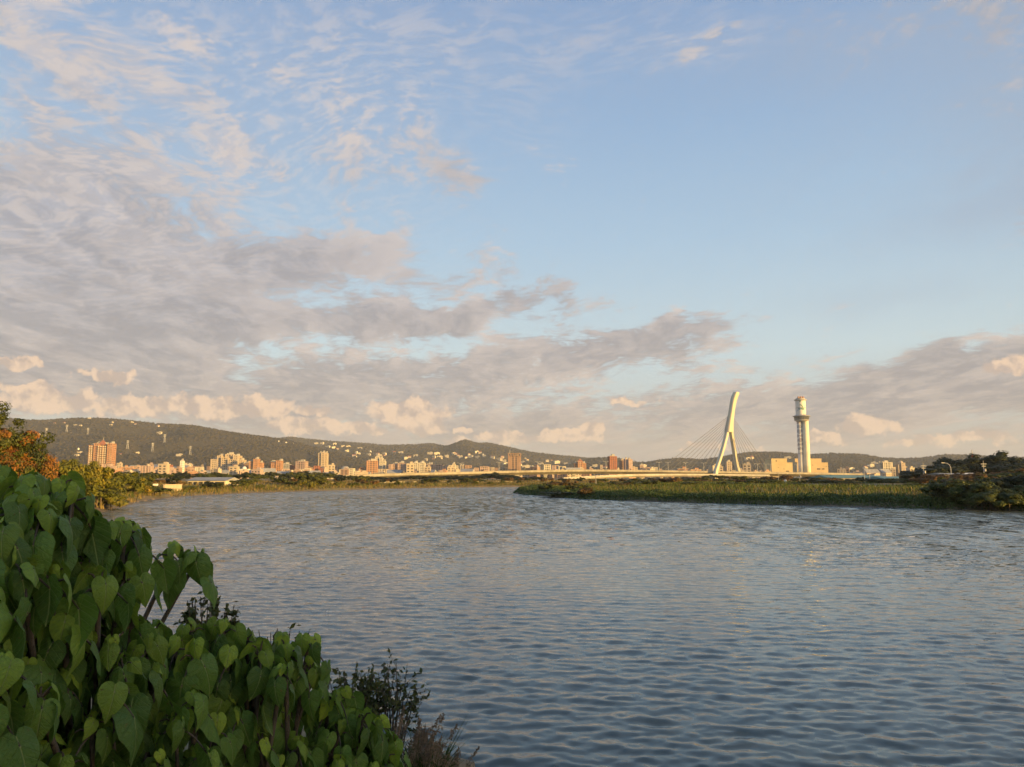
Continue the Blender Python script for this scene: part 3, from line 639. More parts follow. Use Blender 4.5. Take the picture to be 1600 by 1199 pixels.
for p, q in zip(DK[:-1], DK[1:]):
    d = q - p; n = Vector((-d.y, d.x, 0)).normalized()
    for s in (1, -1):
        a = loc(p) + n * 11.8 * s; c = loc(q) + n * 11.8 * s
        b.tube([a + Vector((0, 0, 1.1)), c + Vector((0, 0, 1.1))], 0.12, 4); b.box(a + Vector((0, 0, 0.55)), (0.2, 0.2, 1.1)); b.box((a + c) / 2 + Vector((0, 0, 0.42)), (d.length * 0.98, 0.25, 0.8), math.atan2(d.y, d.x))
tag(b.build('parapet', M['girder'], br), kind='stuff')
def deck_at(px):
    xs = [p.x / p.y for p in DK]; u = ray(px, 740)[0] / ray(px, 740)[1]; i = int(np.clip(np.searchsorted(xs, u), 1, len(DK) - 1))
    f = (u - xs[i - 1]) / (xs[i] - xs[i - 1]); return DK[i - 1].lerp(DK[i], f)
for px in (585, 640, 695, 752, 808, 852, 896, 968, 1040, 1225, 1290):
    p = loc(deck_at(px)); b = MB(); zt = p.z - 3.3; zg = -1.0
    b.box((p.x, p.y, (zt - 1.2 + zg) / 2), (3.2, 7.0, zt - 1.2 - zg)); b.box((p.x, p.y, zt - 0.6), (4.2, 12.0, 1.2)); b.build('pier', M['concrete'], br)
# pylon
def rsec(p, w, d, yaw):
    c, s = math.cos(yaw), math.sin(yaw); out = []
    for sx, sy in ((-1, -0.7), (-0.7, -1), (0.7, -1), (1, -0.7), (1, 0.7), (0.7, 1), (-0.7, 1), (-1, 0.7)):
        x, y = sx * w / 2, sy * d / 2; out.append(loc(p) + Vector((x * c - y * s, x * s + y * c, 0)))
    return out
PK = 850 / FPX
b = MB(); yaw = 0.42
b.loft([rsec(at(px, py, 850), w * PK * 1.2, d, yaw) for px, py, w, d in [(1150.6, 612.4, 3.0, 3.0), (1150.4, 613.2, 6.0, 5.5), (1149.6, 616, 7.2, 6.2), (1147.6, 621, 7.0, 6.4), (1145.8, 627, 6.6, 6.2), (1144.3, 635, 6.2, 6), (1142.8, 645, 6.2, 6), (1141.2, 655, 7.0, 6.4), (1140.0, 664, 8.0, 7.0), (1139.2, 671, 9.2, 7.6), (1139.0, 675.5, 9.6, 7.8)]])
b.loft([rsec(at(px, py, D), w * PK * 1.15, 4.6, yaw) for px, py, D, w in [(1136.4, 671, 850, 4.2), (1135.0, 680, 848, 4.4), (1131.2, 695, 844, 4.3), (1126.2, 712, 840, 4.3), (1121.2, 727, 836.5, 4.5), (1118.6, 735, 835, 4.8), (1118.0, 742, 834.5, 5.4), (1118.0, 749, 834.5, 5.6)]])
b.loft([rsec(at(px, py, D), w * PK * 1.15, 4.6, yaw) for px, py, D, w in [(1141.6, 671, 850, 4.0), (1143.0, 680, 852, 4.2), (1145.6, 695, 856, 4.1), (1148.2, 712, 860, 4.1), (1150.8, 727, 863.5, 4.3), (1153.0, 735, 865, 4.7), (1155.6, 742, 865.5, 5.4), (1156.0, 749, 865.5, 5.6)]])
b.build('pylon', M['pylon'], br, smooth=False)
for i in range(9):
    a = at(1141.6 - 0.25 * i, 648 + 2.7 * i, 850); e = deck_at(1028 + 9.6 * i); c = MB(); c.tube([loc(a), loc(e) + Vector((0, 0, 0.5))], 0.21, 5); c.build('cable', M['cable'], br)
for i in range(8):
    a = at(1143.2 - 0.2 * i, 650 + 2.6 * i, 850); e = deck_at(1205 - 6.6 * i); c = MB(); c.tube([loc(a), loc(e) + Vector((0, 0, 0.5))], 0.21, 5); c.build('cable', M['cable'], br)
# curved slip ramp under the viaduct
rp = empty('slip_ramp', (at(940, 744, 780).x, 780, 0)); tag(rp, 'low curved slip ramp rising to join the viaduct left of the pylon', 'ramp')
RP = spline([(880, 748.5, 720), (905, 746.4, 740), (940, 744.2, 765), (990, 742.4, 795), (1050, 741.8, 815), (1120, 741.9, 828), (1200, 743.0, 840)], 40)
IBo = IB; b = MB(); path_deck(b, [p - rp.location for p in RP], 10, 2.2, 6); b.build('deck', M['concrete'], rp)
b = MB()
for p, q in zip(RP[:-1], RP[1:]): d = q - p; b.box((p + q) / 2 - rp.location + Vector((0, -4.7, 0.45)), (d.length, 0.25, 0.9), math.atan2(d.y, d.x))
b.build('parapet', M['concrete'], rp)
for i in (8, 15, 22, 29, 36):
    p = RP[i] - rp.location; b = MB(); b.box((p.x, p.y, (p.z - 2.2) / 2 - 0.5), (2.2, 3.5, p.z - 1.2)); b.build('pier', M['concrete'], rp)
# lamp posts on the bridge
b = MB(); b.tube([(0, 0, 0), (0, 0, 9)], [0.16, 0.1], 6)
for s in (-1, 1): b.tube([(0, 0, 8.7), (s * 0.8, 0, 9.4), (s * 2.2, 0, 9.6)], 0.09, 5); b.box((s * 2.5, 0, 9.58), (1.0, 0.35, 0.18))
LM = proto_mesh('street_lamp', b, [M['white']])
for px in (600, 660, 720, 780, 840, 905, 945, 985, 1027, 1041, 1068, 1096, 1163, 1179, 1192, 1199, 1240):
    p = deck_at(px); o = link('street_lamp', LM); o.location = p + Vector((0, -11.2, 0.05)); tag(o, 'thin pale double armed lamp post on the bridge deck ' + mark(px).replace('below', 'under'), 'street lamp', 'lamp posts along the bridge')

# ------------------------------------------------------------------ chimney tower
CD = 1540.0; CK = CD / FPX / 1.007
def mural_mat():
    m, t, p = principled('mural_paint'); g = t.n.new('ShaderNodeTexCoord').outputs['Object']; x, y, z = t.sep(g)
    wavy = t.m('MULTIPLY_ADD', t.noise(t.v('MULTIPLY', g, (1, 1, 0.6)), 0.22, 3), 14.0, z)
    ph = t.m('FRACT', t.m('DIVIDE', wavy, 8.6)); band = t.rng(ph, 0.34, 0.42)
    band = t.m('MULTIPLY', band, t.rng(ph, 0.98, 0.90)); up = t.rng(z, 44.0, 52.0)
    vor = t.n.new('ShaderNodeTexVoronoi'); t.l.new(t.v('MULTIPLY', g, (0.10, 0.10, 0.055)), vor.inputs['Vector']); vor.inputs['Scale'].default_value = 1.0
    hue = t.sep(vor.outputs['Color'])[0]
    hi = t.rng(z, 70.0, 96.0); c = t.mix(t.rng(hue, 0.42, 0.5), (0.26, 0.09, 0.08), (0.17, 0.17, 0.20)); c = t.mix(hi, c, t.mix(t.rng(hue, 0.45, 0.55), (0.14, 0.15, 0.19), (0.30, 0.14, 0.10)))
    base = t.mix(t.rng(t.noise(g, 0.05, 4), 0.4, 0.6), (0.70, 0.68, 0.62), (0.60, 0.59, 0.55))
    t.l.new(t.mix(t.m('MULTIPLY', t.m('MULTIPLY', band, up), 0.62), base, c), p.inputs['Base Color']); p.inputs['Roughness'].default_value = 0.75; return m
def drum_mat():
    m, t, p = principled('drum_paint'); g = t.n.new('ShaderNodeTexCoord').outputs['Object']; z = t.sep(g)[2]
    n = t.noise(g, 0.16, 3, 0.6); gr = t.mix(t.rng(t.noise(t.v('ADD', g, (40, 0, 0)), 0.12, 2), 0.45, 0.55), (0.06, 0.20, 0.09), (0.10, 0.22, 0.34))
    t.l.new(t.mix(t.rng(n, 0.55, 0.60), (0.66, 0.64, 0.58), gr), p.inputs['Base Color']); p.inputs['Roughness'].default_value = 0.7; return m
ct = empty('chimney_tower', (at(1257, 740, CD).x, CD, 0)); tag(ct, 'very tall painted chimney tower with a round gallery near its top', 'chimney tower')
def cz(py): return at(1257, py, CD).z
mm = mural_mat(); mw = wall_mat('sunlit_mural_paint', (0.78, 0.71, 0.52), 0.12, 0.06)  # right and rear shafts: sunlit yellow put into the paint colour
for nm, dx, dy, r in (('shaft', -5.2, 1.0, 5.4), ('shaft', 4.6, -3.4, 6.2), ('shaft', 0.5, 7.0, 5.5)):
    b = MB(); b.lathe([(r * 1.06, -1), (r, 30), (r * 0.97, 70), (r * 0.95, cz(653.5))], 20, (dx, dy, 0)); o = b.build(nm, mm if dx < 0 else mw, ct)
    for f in o.data.polygons: f.use_smooth = len(f.vertices) == 4
b = MB(); b.box((-0.4, -3.0, cz(653.5) / 2), (1.6, 3.0, cz(653.5))); b.build('shaded_slot', M['dark'], ct)  # dark strip standing in for the shade in the slot between the shafts
z0, z1 = cz(656.5), cz(646.8)
b = MB(); b.lathe([(10.5, z0 - 3), (14.0, z0 - 1.0), (14.0, z0), (13.2, z0 + 0.1)], 28, (-0.9, 0, 0)); b.build('gallery_soffit', M['concrete'], ct)
b = MB(); b.lathe([(13.2, z0 + 0.15), (14.2, z0 + 6.2)], 28, (-0.9, 0, 0)); b.build('gallery_windows', M['glass'], ct)
b = MB()
for i in range(28): a = 2 * math.pi * i / 28; b.tube([(-0.9 + 13.35 * math.cos(a), 13.35 * math.sin(a), z0), (-0.9 + 14.4 * math.cos(a), 14.4 * math.sin(a), z0 + 6.3)], 0.22, 4)
tag(b.build('gallery_mullions', M['concrete'], ct), kind='stuff')
b = MB(); b.lathe([(14.3, z0 + 6.3), (16.8, z0 + 6.9), (16.8, z0 + 7.7), (11, z0 + 9.6), (10, z0 + 10.0)], 28, (-0.9, 0, 0)); b.build('gallery_roof', M['grey'], ct)
zt = cz(626.5)
b = MB(); b.lathe([(9.6, z0 + 9.9), (9.6, zt)], 28, (-2.0, 0, 0)); o = b.build('drum', drum_mat(), ct); 
b = MB(); b.lathe([(9.75, (z0 + zt) / 2 + 4), (9.75, (z0 + zt) / 2 + 5.2)], 28, (-2.0, 0, 0)); b.build('drum_band', M['grey'], ct)
b = MB(); b.lathe([(9.7, zt), (12, zt + 1.0), (12, zt + 2.0), (8.8, zt + 3.0), (8.8, zt + 4.6)], 28, (-2.0, 0, 0)); b.build('cornice', M['concrete'], ct)
for dx, dy in ((-6.8, -3), (-2.2, -4), (2.6, -3), (-2, 4)): b = MB(); b.lathe([(1.9, zt + 4.5), (1.7, zt + 8.2)], 12, (dx, dy, 0)); b.build('flue', M['orange'], ct)
def hall(label, boxes, D, m):
    cx = at((boxes[0][0] + boxes[0][1]) / 2, 740, D).x; e = empty('plant_hall', (cx, D, 0)); tag(e, label, 'building')
    for i, (a, c, y0, y1, d, fw) in enumerate(boxes):
        xa, xc = at(a, 740, D).x - cx, at(c, 740, D).x - cx; za, zc = at(800, y0, D).z, at(800, y1, D).z; za = max(za, 1)
        b = MB(); b.box(((xa + xc) / 2, d / 2 - fw, (za + zc) / 2), (xc - xa, d, zc - za)); b.box(((xa + xc) / 2, d / 2 - fw, zc + 0.4), (xc - xa + 0.8, d + 0.8, 0.8)); b.build('wall', m, e)
    return e
h1 = hall('golden stepped plant hall left of the chimney tower', [(1206, 1239, 746, 723.5, 46, 0), (1206.6, 1231, 723.4, 717.3, 40, -2)], 1480, M['yellow'])
h2 = hall('golden stepped plant hall right of and behind the chimney tower', [(1243, 1284.5, 746, 717.3, 50, 0), (1284.6, 1295, 746, 723.4, 44, -2), (1242.8, 1251, 746, 723, 10, 12)], 1620, M['ochre'])
for e, D, items in ((h1, 1480, [(1230.5, 736.5, 5, 1.6), (1213.5, 720.5, 2.0, 1.6), (1225, 733, 1.2, 1), (1216, 731, 1, 1)]), (h2, 1620, [(1279, 733, 5, 1.8), (1286.5, 733, 3.5, 1.6), (1270, 727, 1.2, 1), (1291, 729, 1.2, 1)])):
    for px, py, w, hh in items: p = at(px, py, D); k = D / FPX; b = MB(); b.box((p.x - e.location.x, -0.1 if py > 723 else 1.9, p.z), (w * k, 0.3, hh * k)); b.build('louvre', M['dark'], e)
b = MB(); x0, x1 = at(1240, 740, 1440).x, at(1345, 740, 1440).x; b.box(((x0 + x1) / 2, 1440, 3), (x1 - x0, 2, 9)); b.box(((x0 + x1) / 2, 1440, 7.6), (x1 - x0 + 1, 2.6, 0.5)); tag(b.build('perimeter_wall', M['cream']), 'long pale perimeter wall in front of the chimney tower', 'wall')

# ------------------------------------------------------------------ foliage builders
def leaf_quads(P, N, size, rng, aspect=1.7):
    """many small pointed leaf faces at P, facing N"""
    n = len(P); a = rng.normal(size=(n, 3)); T = np.cross(N, a); T /= np.linalg.norm(T, axis=1, keepdims=True) + 1e-9
    B = np.cross(N, T); s = (size * rng.uniform(0.6, 1.35, n))[:, None]
    V = np.stack([P - T * s * aspect / 2, P + B * s * 0.5 + N * s * 0.10, P + T * s * aspect / 2, P - B * s * 0.5 + N * s * 0.10], 1).reshape(-1, 3)
    F = np.arange(n)[:, None] * 4 + np.arange(4)[None]
    return V, F
def crown_mesh(name, seed, rx, ry, rz, zc, nclump, nleaf, leaf, flat=0.0, gap=0.5):
    rng = np.random.default_rng(seed)
    d = rng.normal(size=(nclump, 3)); d /= np.linalg.norm(d, axis=1, keepdims=True); d[:, 2] = np.where(d[:, 2] < -0.4, -d[:, 2] * 0.6, d[:, 2])
    r = rng.uniform(0.25, 1.0, nclump) ** 0.55
    bump = 1 + 0.22 * np.sin(3 * np.arctan2(d[:, 1], d[:, 0]) + seed) + 0.12 * np.sin(7 * np.arctan2(d[:, 1], d[:, 0]) + 2 * seed)
    C = d * (r * bump)[:, None] * np.array([rx, ry, rz]) + np.array([0, 0, zc])
    cr = rng.uniform(0.55, 1.25, nclump) * (rx * ry * rz) ** (1 / 3) * gap * 1.9 / nclump ** (1 / 3)
    k = rng.integers(0, nclump, nleaf); q = rng.normal(size=(nleaf, 3)); q /= np.linalg.norm(q, axis=1, keepdims=True)
    P = C[k] + q * (cr[k] * rng.uniform(0.55, 1.08, nleaf))[:, None] * np.array([1, 1, 0.72])
    out = (P - np.array([0, 0, zc])) / np.array([rx, ry, rz]); N = q * 0.9 + out * 0.5 + rng.normal(size=(nleaf, 3)) * 0.45 + np.array([0, 0, 0.35]); N /= np.linalg.norm(N, axis=1, keepdims=True)
    ok = P[:, 2] > 0.02; V, F = leaf_quads(P[ok], N[ok], leaf, rng)
    return np_mesh(name, V, [F]), C
def trunk_builder(C, h0, r0, seed, zc, nb=6):
    rng = random.Random(seed); b = MB(); top = Vector((rng.uniform(-.2, .2), rng.uniform(-.2, .2), zc * 0.95))
    mid = Vector((rng.uniform(-.15, .15), rng.uniform(-.15, .15), zc * 0.5)); b.tube([(0, 0, -0.4), mid, top], [r0, r0 * 0.75, r0 * 0.4], 6)
    for i in range(nb):
        c = Vector(C[rng.randrange(len(C))]); s = mid.lerp(top, rng.uniform(0, 0.9)); m = s.lerp(c, 0.55) + Vector((0, 0, 0.12 * zc)); b.tube([s, m, c], [r0 * 0.42, r0 * 0.28, r0 * 0.1], 5)
    return b
class Plant:
    """a tree or shrub kind: Empty > trunk, crown (and any further leaf masses)"""
    def __init__(s, name, seed, h, w, m, nclump, nleaf, leaf, kind='tree', zc=None, rz=None, extra=None, gap=0.5):
        s.name = name; s.h = h; zc = zc or (h * 0.58 if kind == 'tree' else h * 0.5); rz = rz or (h - zc) * 0.92
        s.me, C = crown_mesh('crown', seed, w / 2, w / 2 * 0.95, rz, zc, nclump, nleaf, leaf, gap=gap); s.me.materials.append(m)
        b = trunk_builder(C, h, max(0.03, h * 0.022), seed, zc, 7); o = b.build('trunk', M['bark']); s.tr = o.data; bpy.data.objects.remove(o)
        s.ex = []
        for (m2, nl, sd) in (extra or []):
            me, _ = crown_mesh('crown', sd, w / 2 * 0.86, w / 2 * 0.86, rz * 0.9, zc, max(4, nclump // 3), nl, leaf, gap=gap * 0.7); me.materials.append(m2); s.ex.append(me)
    def put(s, x, y, h, label, cat='tree', group=None, wmul=1.0, z=None, name=None):
        e = empty(name or s.name, (x, y, (gz(x, y) if z is None else z) - 0.05), random.uniform(0, 6.28)); k = h / s.h; e.scale = (k * wmul, k * wmul, k)
        tag(e, label, cat, group)
        for nm, me in [('trunk', s.tr), ('crown', s.me)] + [('blossom_crown', q) for q in s.ex]:
            o = bpy.data.objects.new(nm, me); col.objects.link(o); o.parent = e
        return e
    def px(s, px, D, ytop, label, cat='tree', group=None, wpx=None, **k):
        p = at(px, ytop, D); z = gz(p.x, D); h = max(0.6, p.z - z)
        w = 1.0
        if wpx: w = wpx * D / FPX / (s.me_w() * h / s.h)
        return s.put(p.x, D, h, label, cat, group, w, **k)
    def me_w(s):
        if not hasattr(s, '_w'):
            a = np.empty(len(s.me.vertices) * 3, np.float32); s.me.vertices.foreach_get('co', a); a = a.reshape(-1, 3); s._w = float(np.percentile(a[:, 0], 98) - np.percentile(a[:, 0], 2))
        return s._w
L = {}
L['yellow'] = leaf_mat('yellow_green_leaves', [(0.25, (0.05, 0.062, 0.012)), (0.5, (0.12, 0.13, 0.02)), (0.75, (0.22, 0.19, 0.028)), (0.95, (0.30, 0.20, 0.04))], 0.5)
L['green'] = leaf_mat('mid_green_leaves', [(0.25, (0.038, 0.050, 0.012)), (0.55, (0.085, 0.10, 0.02)), (0.9, (0.16, 0.14, 0.03))], 0.4)
L['dark'] = leaf_mat('dark_green_leaves', [(0.25, (0.016, 0.024, 0.010)), (0.6, (0.035, 0.045, 0.016)), (0.9, (0.07, 0.07, 0.024))], 0.35, 0.15)
L['rust'] = leaf_mat('rusty_leaves', [(0.25, (0.07, 0.055, 0.02)), (0.5, (0.14, 0.085, 0.03)), (0.9, (0.22, 0.12, 0.045))], 0.5)
L['orange'] = leaf_mat('orange_leaves', [(0.2, (0.10, 0.075, 0.015)), (0.5, (0.22, 0.10, 0.022)), (0.9, (0.34, 0.14, 0.03))], 0.8)
L['red'] = leaf_mat('red_leaves', [(0.2, (0.08, 0.035, 0.016)), (0.5, (0.15, 0.055, 0.02)), (0.9, (0.24, 0.09, 0.03))], 0.9)
L['reed'] = leaf_mat('reed_blades', [(0.25, (0.038, 0.064, 0.012)), (0.55, (0.068, 0.105, 0.020)), (0.85, (0.11, 0.135, 0.030))], 0.15, 0.3)
L['bush'] = leaf_mat('bush_leaves', [(0.25, (0.035, 0.050, 0.012)), (0.55, (0.075, 0.095, 0.022)), (0.9, (0.15, 0.15, 0.04))], 0.9, 0.2)
L['creeper'] = leaf_mat('creeper_leaves', [(0.25, (0.030, 0.052, 0.012)), (0.55, (0.058, 0.092, 0.018)), (0.85, (0.095, 0.13, 0.026))], 0.25, 0.12)
L['straw'] = leaf_mat('straw_blades', [(0.25, (0.11, 0.10, 0.032)), (0.55, (0.20, 0.155, 0.055)), (0.9, (0.30, 0.21, 0.09))], 0.3, 0.3)
YT = [Plant('leafy_tree', 11, 5.0, 5.5, L['yellow'], 34, 5200, 0.20), Plant('leafy_tree', 12, 5.0, 4.6, L['yellow'], 26, 4600, 0.20)]
GT = [Plant('bank_tree', 21, 5.0, 5.2, L['green'], 30, 2600, 0.27), Plant('bank_tree', 22, 5.0, 6.4, L['green'], 34, 2800, 0.28)]
DT = [Plant('dark_tree', 31, 9.0, 9.0, L['dark'], 46, 5200, 0.36, gap=0.6), Plant('dark_tree', 32, 9.0, 7.6, L['dark'], 40, 4600, 0.36, gap=0.6), Plant('dark_tree', 33, 9.0, 11, L['dark'], 52, 5600, 0.36, gap=0.6)]
RT = [Plant('rusty_shrub', 41, 3.0, 4.0, L['rust'], 22, 1800, 0.22, 'shrub'), Plant('rusty_shrub', 42, 3.0, 3.4, L['rust'], 18, 1500, 0.22, 'shrub')]
GS = [Plant('bank_shrub', 51, 2.2, 3.2, L['green'], 20, 1700, 0.17, 'shrub'), Plant('bank_shrub', 52, 2.2, 3.8, L['yellow'], 22, 1800, 0.17, 'shrub'), Plant('bank_shrub', 53, 2.2, 3.0, L['dark'], 18, 1600, 0.17, 'shrub')]
BB = [Plant('waterside_bush', 61, 4.0, 6.5, L['bush'], 60, 14000, 0.16, 'shrub', gap=0.55), Plant('waterside_bush', 62, 4.0, 6.0, L['dark'], 50, 12000, 0.17, 'shrub', gap=0.55)]
RED = Plant('red_leaved_tree', 90, 8.0, 6.5, L['green'], 64, 9500, 0.12, zc=4.8, gap=0.42, extra=[(L['red'], 6500, 72), (L['orange'], 5500, 73)])
OR = [Plant('orange_shrub', 74, 4.0, 6.0, L['orange'], 34, 7000, 0.11, 'shrub', extra=[(L['yellow'], 5000, 75)])]

# ---- left bank, close by: the autumn tree and the yellow green trees
RED.px(6, 62, 640, 'tall tree with green, red and orange leaves at the left edge', 'tree')
RED.px(-30, 60, 640, 'red leaved tree cut off by the left edge of the picture', 'tree')
OR[0].px(50, 66, 703, 'orange leaved shrub right below the tall red tree', 'shrub', wpx=80)
YT[0].px(98, 84, 708, 'golden olive tree between the red tree and the yellow green trees', 'tree', wpx=70)
OR[0].px(20, 58, 712, 'bright orange shrub at the left edge under the red tree', 'shrub', wpx=90)
YT[0].px(132, 92, 712, 'yellow green tree just left of the red brick tower', 'tree', wpx=62)
YT[1].px(160, 98, 730, 'sunlit yellow green tree in front of the red brick tower', 'tree', wpx=62)
YT[0].px(190, 118, 733, 'rounded golden green tree right of the red brick tower', 'tree', wpx=50)
YT[1].px(152, 96, 752, 'golden green tree standing lowest at the water by the left bank', 'tree', wpx=70)
YT[0].px(110, 88, 728, 'yellow green tree behind the topmost big leaves', 'tree', wpx=60)
GT[0].px(218, 150, 742, 'dark green tree behind the rounded golden tree', 'tree', wpx=36)
GS[0].px(176, 101, 765, 'yellow green shrub at the water below the golden trees', 'shrub', wpx=50)
GS[1].px(212, 138, 753, 'olive shrub by the pale wall beyond the golden trees', 'shrub', wpx=40)
GS[0].px(240, 152, 758, 'round green shrub at the water right of the pale wall', 'shrub', wpx=44)
GS[0].px(290, 178, 758, 'dark green shrub in front of the long roofed shed', 'shrub', wpx=24)
GS[2].px(336, 196, 752, 'very dark round shrub at the right end of the long roofed shed', 'shrub', wpx=26)
# ---- along the left bank
SH = [(-58, 122), (-67, 147), (-69.5, 170), (-67, 205), (-57, 236), (-44, 274), (-25, 308), (5, 332), (60, 348), (150, 345), (330, 332)]
def shore_pt(s, d):
    """a point d metres inland of the left bank's edge, s from 0 to 1 along it"""
    L_ = [math.dist(a, b) for a, b in zip(SH[:-1], SH[1:])]; q = s * sum(L_)
    for (a, b, l) in zip(SH[:-1], SH[1:], L_):
        if q <= l: break
        q -= l
    f = q / l; x = a[0] + (b[0] - a[0]) * f; y = a[1] + (b[1] - a[1]) * f; nx, ny = -(b[1] - a[1]) / l, (b[0] - a[0]) / l
    return x + nx * d, y + ny * d
def px_of(x, y): return 800 + FPX * 1.007 * x / y
def where(x, y): return mark(px_of(x, y))
for i in range(60):
    s = (i + random.uniform(0, 1)) / 60 * 0.86; x, y = shore_pt(s, random.uniform(2.5, 9)); g = random.choice(GS)
    g.put(x, y, random.uniform(0.9, 1.9), ['mid green', 'golden', 'dark'][GS.index(g)] + ' low shrub at the far waterline ' + where(x, y), 'shrub', 'shrubs along the far bank')
for i in range(120):
    s = (i + random.uniform(0, 1)) / 120 * 0.9; d = random.uniform(9, 60); x, y = shore_pt(s, d); k = random.random()
    P = random.choice(GT) if k < 0.62 else random.choice(RT) if k < 0.8 else DT[1]
    p = px_of(x, y)
    if 280 < p < 362 and y < 246: continue
    top = random.uniform(738, 752) if p < 560 else random.uniform(744, 753); h = max(1.6, at(p, top, y).z - gz(x, y))
    P.put(x, y, h, ('rusty brown tree' if P in RT else 'leafy green tree' if P in GT else 'dark green tree') + ' on the far bank ' + where(x, y), 'tree', ('rusty' if P in RT else 'leafy' if P in GT else 'dark') + ' trees of the far bank', wmul=random.uniform(1.2, 1.7) * (1.0 if h > 3 else 1.3))
for i in range(64):
    px = 196 + i * 5.9 + random.uniform(-5, 5); D = random.uniform(330, 560)
    x = at(px, 740, D).x; P = random.choice(GT + [DT[1], DT[0]]); h = max(3, at(px, random.uniform(736.5, 743) + (5 if px > 530 else 0), D).z - 2.2)
    P.put(x, D, h, ('leafy green' if P in GT else 'dark green') + ' tree in the belt before the town ' + where(x, D), 'tree', 'tree belt before the town', wmul=1.45)
for i, (px, yt, D) in enumerate([(642, 744, 400), (655, 742.5, 410), (668, 744, 420), (700, 745, 400), (716, 744, 400), (735, 745, 390), (752, 743, 400), (762, 740, 430), (776, 740.5, 430), (790, 743, 420), (806, 745, 420), (822, 746, 410), (838, 744.5, 400), (630, 744, 405), (684, 744, 405), (726, 743, 420), (744, 742, 425), (770, 738.5, 440), (798, 742, 430), (610, 745.5, 390), (588, 745, 390), (560, 745, 380), (690, 743, 430), (706, 743, 420), (600, 746, 390), (620, 745, 400), (575, 746, 380)]):
    DT[i % 3].px(px, D, yt, 'dark round tree under the viaduct ' + mark(px), 'tree', 'dark trees under the viaduct', wpx=26)

rb = random.Random(12)
for i in range(110):
    sx, d = (i + rb.random()) / 110 * 0.88, rb.uniform(7, 52); x, y = shore_pt(sx, d); p = px_of(x, y)
    if 285 < p < 355 and 200 < y < 246: continue
    P = rb.choice([GS[0], GS[1], GS[1], RT[0], RT[1], GS[2]]); nm = 'rusty' if P in RT else ['mid green', 'golden', 'dark'][GS.index(P)]
    P.put(x, y, rb.uniform(1.3, 2.4), nm + ' scrub bush in from the far bank ' + mark(p), 'shrub', nm + ' scrub of the far bank', wmul=1.35)
# ---- reeds
def blades(P, H, W, rng, lean=0.25):
    n = len(P); a = rng.uniform(0, 6.283, n); side = np.stack([np.cos(a), np.sin(a), 0 * a], 1) * (W / 2)[:, None]
    ld = np.stack([rng.normal(size=n), rng.normal(size=n), 0 * a], 1) * (H * lean)[:, None]
    up = np.array([0, 0, 1.0]) * H[:, None]; m = P + up * 0.55 + ld * 0.3; tip = P + up + ld
    V = np.stack([P - side, P + side, m + side * 0.8, m - side * 0.8, tip], 1).reshape(-1, 3); o = np.arange(n)[:, None] * 5
    return V, o + np.array([[0, 1, 2, 3]]), o + np.array([[3, 2, 4]])
def reed_bed(name, pts, H, W, m, label, seed, lean=0.25):
    rng = np.random.default_rng(seed); V, Q, T = blades(pts, H, W, rng, lean)
    tag(link(name, np_mesh(name, V, [Q, T]), m), label, kind='stuff')
def scatter(n, x0, x1, y0, y1, dmin, dmax, rng, cond=None):
    out = []; tot = 0
    while tot < n:
        X = rng.uniform(x0, x1, 40000); Y = rng.uniform(y0, y1, 40000); d = river_sd(X, Y); ok = (d > dmin) & (d < dmax)
        if cond is not None: ok &= cond(X, Y)
        out.append(np.stack([X[ok], Y[ok], d[ok]], 1)); tot += ok.sum()
        if len(out) > 60: break
    P = np.concatenate(out)[:n]; z = ground_z(P[:, 0], P[:, 1]); return np.stack([P[:, 0], P[:, 1], z - 0.05], 1), P[:, 2]
isl = lambda X, Y: (X > -2) & (Y > 40) & (Y < 318) & (X < 0.72 * Y + 12)
rng = np.random.default_rng(5)
def leaf_blanket(name, P, H, size, m, label, seed):
    rng = np.random.default_rng(seed); n = len(P); Q = P + np.array([0, 0, 1.0]) * (H * rng.random(n) ** 0.5)[:, None]
    N = rng.normal(size=(n, 3)) * 0.6 + np.array([-0.35, -0.3, 0.7]); N /= np.linalg.norm(N, axis=1, keepdims=True); V, F = leaf_quads(Q, N, size, rng, 1.5)
    tag(link(name, np_mesh(name, V, [F]), m), label, kind='stuff')
def mound(P): return 0.72 + 0.28 * np.sin(P[:, 0] / 2.3 + 1.7 * np.sin(P[:, 1] / 4.0)) * np.cos(P[:, 1] / 3.3) + 0.18 * np.sin(P[:, 0] / 0.9 + P[:, 1] / 1.3)
P, d = scatter(62000, -2, 100, 70, 290, -0.25, 6.0, rng, isl); P[:, 2] = np.maximum(P[:, 2], -0.05)
leaf_blanket('creeper', P, mound(P) * np.clip(0.35 + d / 1.6, 0.25, 1.0) * 1.15, 0.17, L['creeper'], 'dense dark green creepers over the edge of the island', 6)
P, d = scatter(16000, -2, 100, 70, 290, 0.8, 8.0, rng, isl); H = (0.5 + 0.45 * mound(P)) * rng.uniform(0.6, 1.15, len(P))
reed_bed('reeds', P, H, rng.uniform(0.06, 0.11, len(P)), L['reed'], 'green reeds along the crest of the island bank', 7, 0.25)
P, d = scatter(20000, -2, 190, 70, 300, 8.0, 60.0, rng, isl); H = rng.uniform(0.5, 1.1, len(P)) * np.clip(1.15 - d / 90, 0.6, 1.2) * (0.8 + 0.3 * mound(P))
reed_bed('straw_grass', P, H, rng.uniform(0.08, 0.16, len(P)), L['straw'], 'pale straw and yellow grass on top of the island', 8, 0.3)
P, d = scatter(30000, -2, 190, 70, 300, 4.0, 60.0, rng, isl); H = rng.uniform(0.6, 1.1, len(P))
reed_bed('reeds', P, H, rng.uniform(0.08, 0.15, len(P)), L['reed'], 'yellow green reeds on top of the island', 9, 0.3)
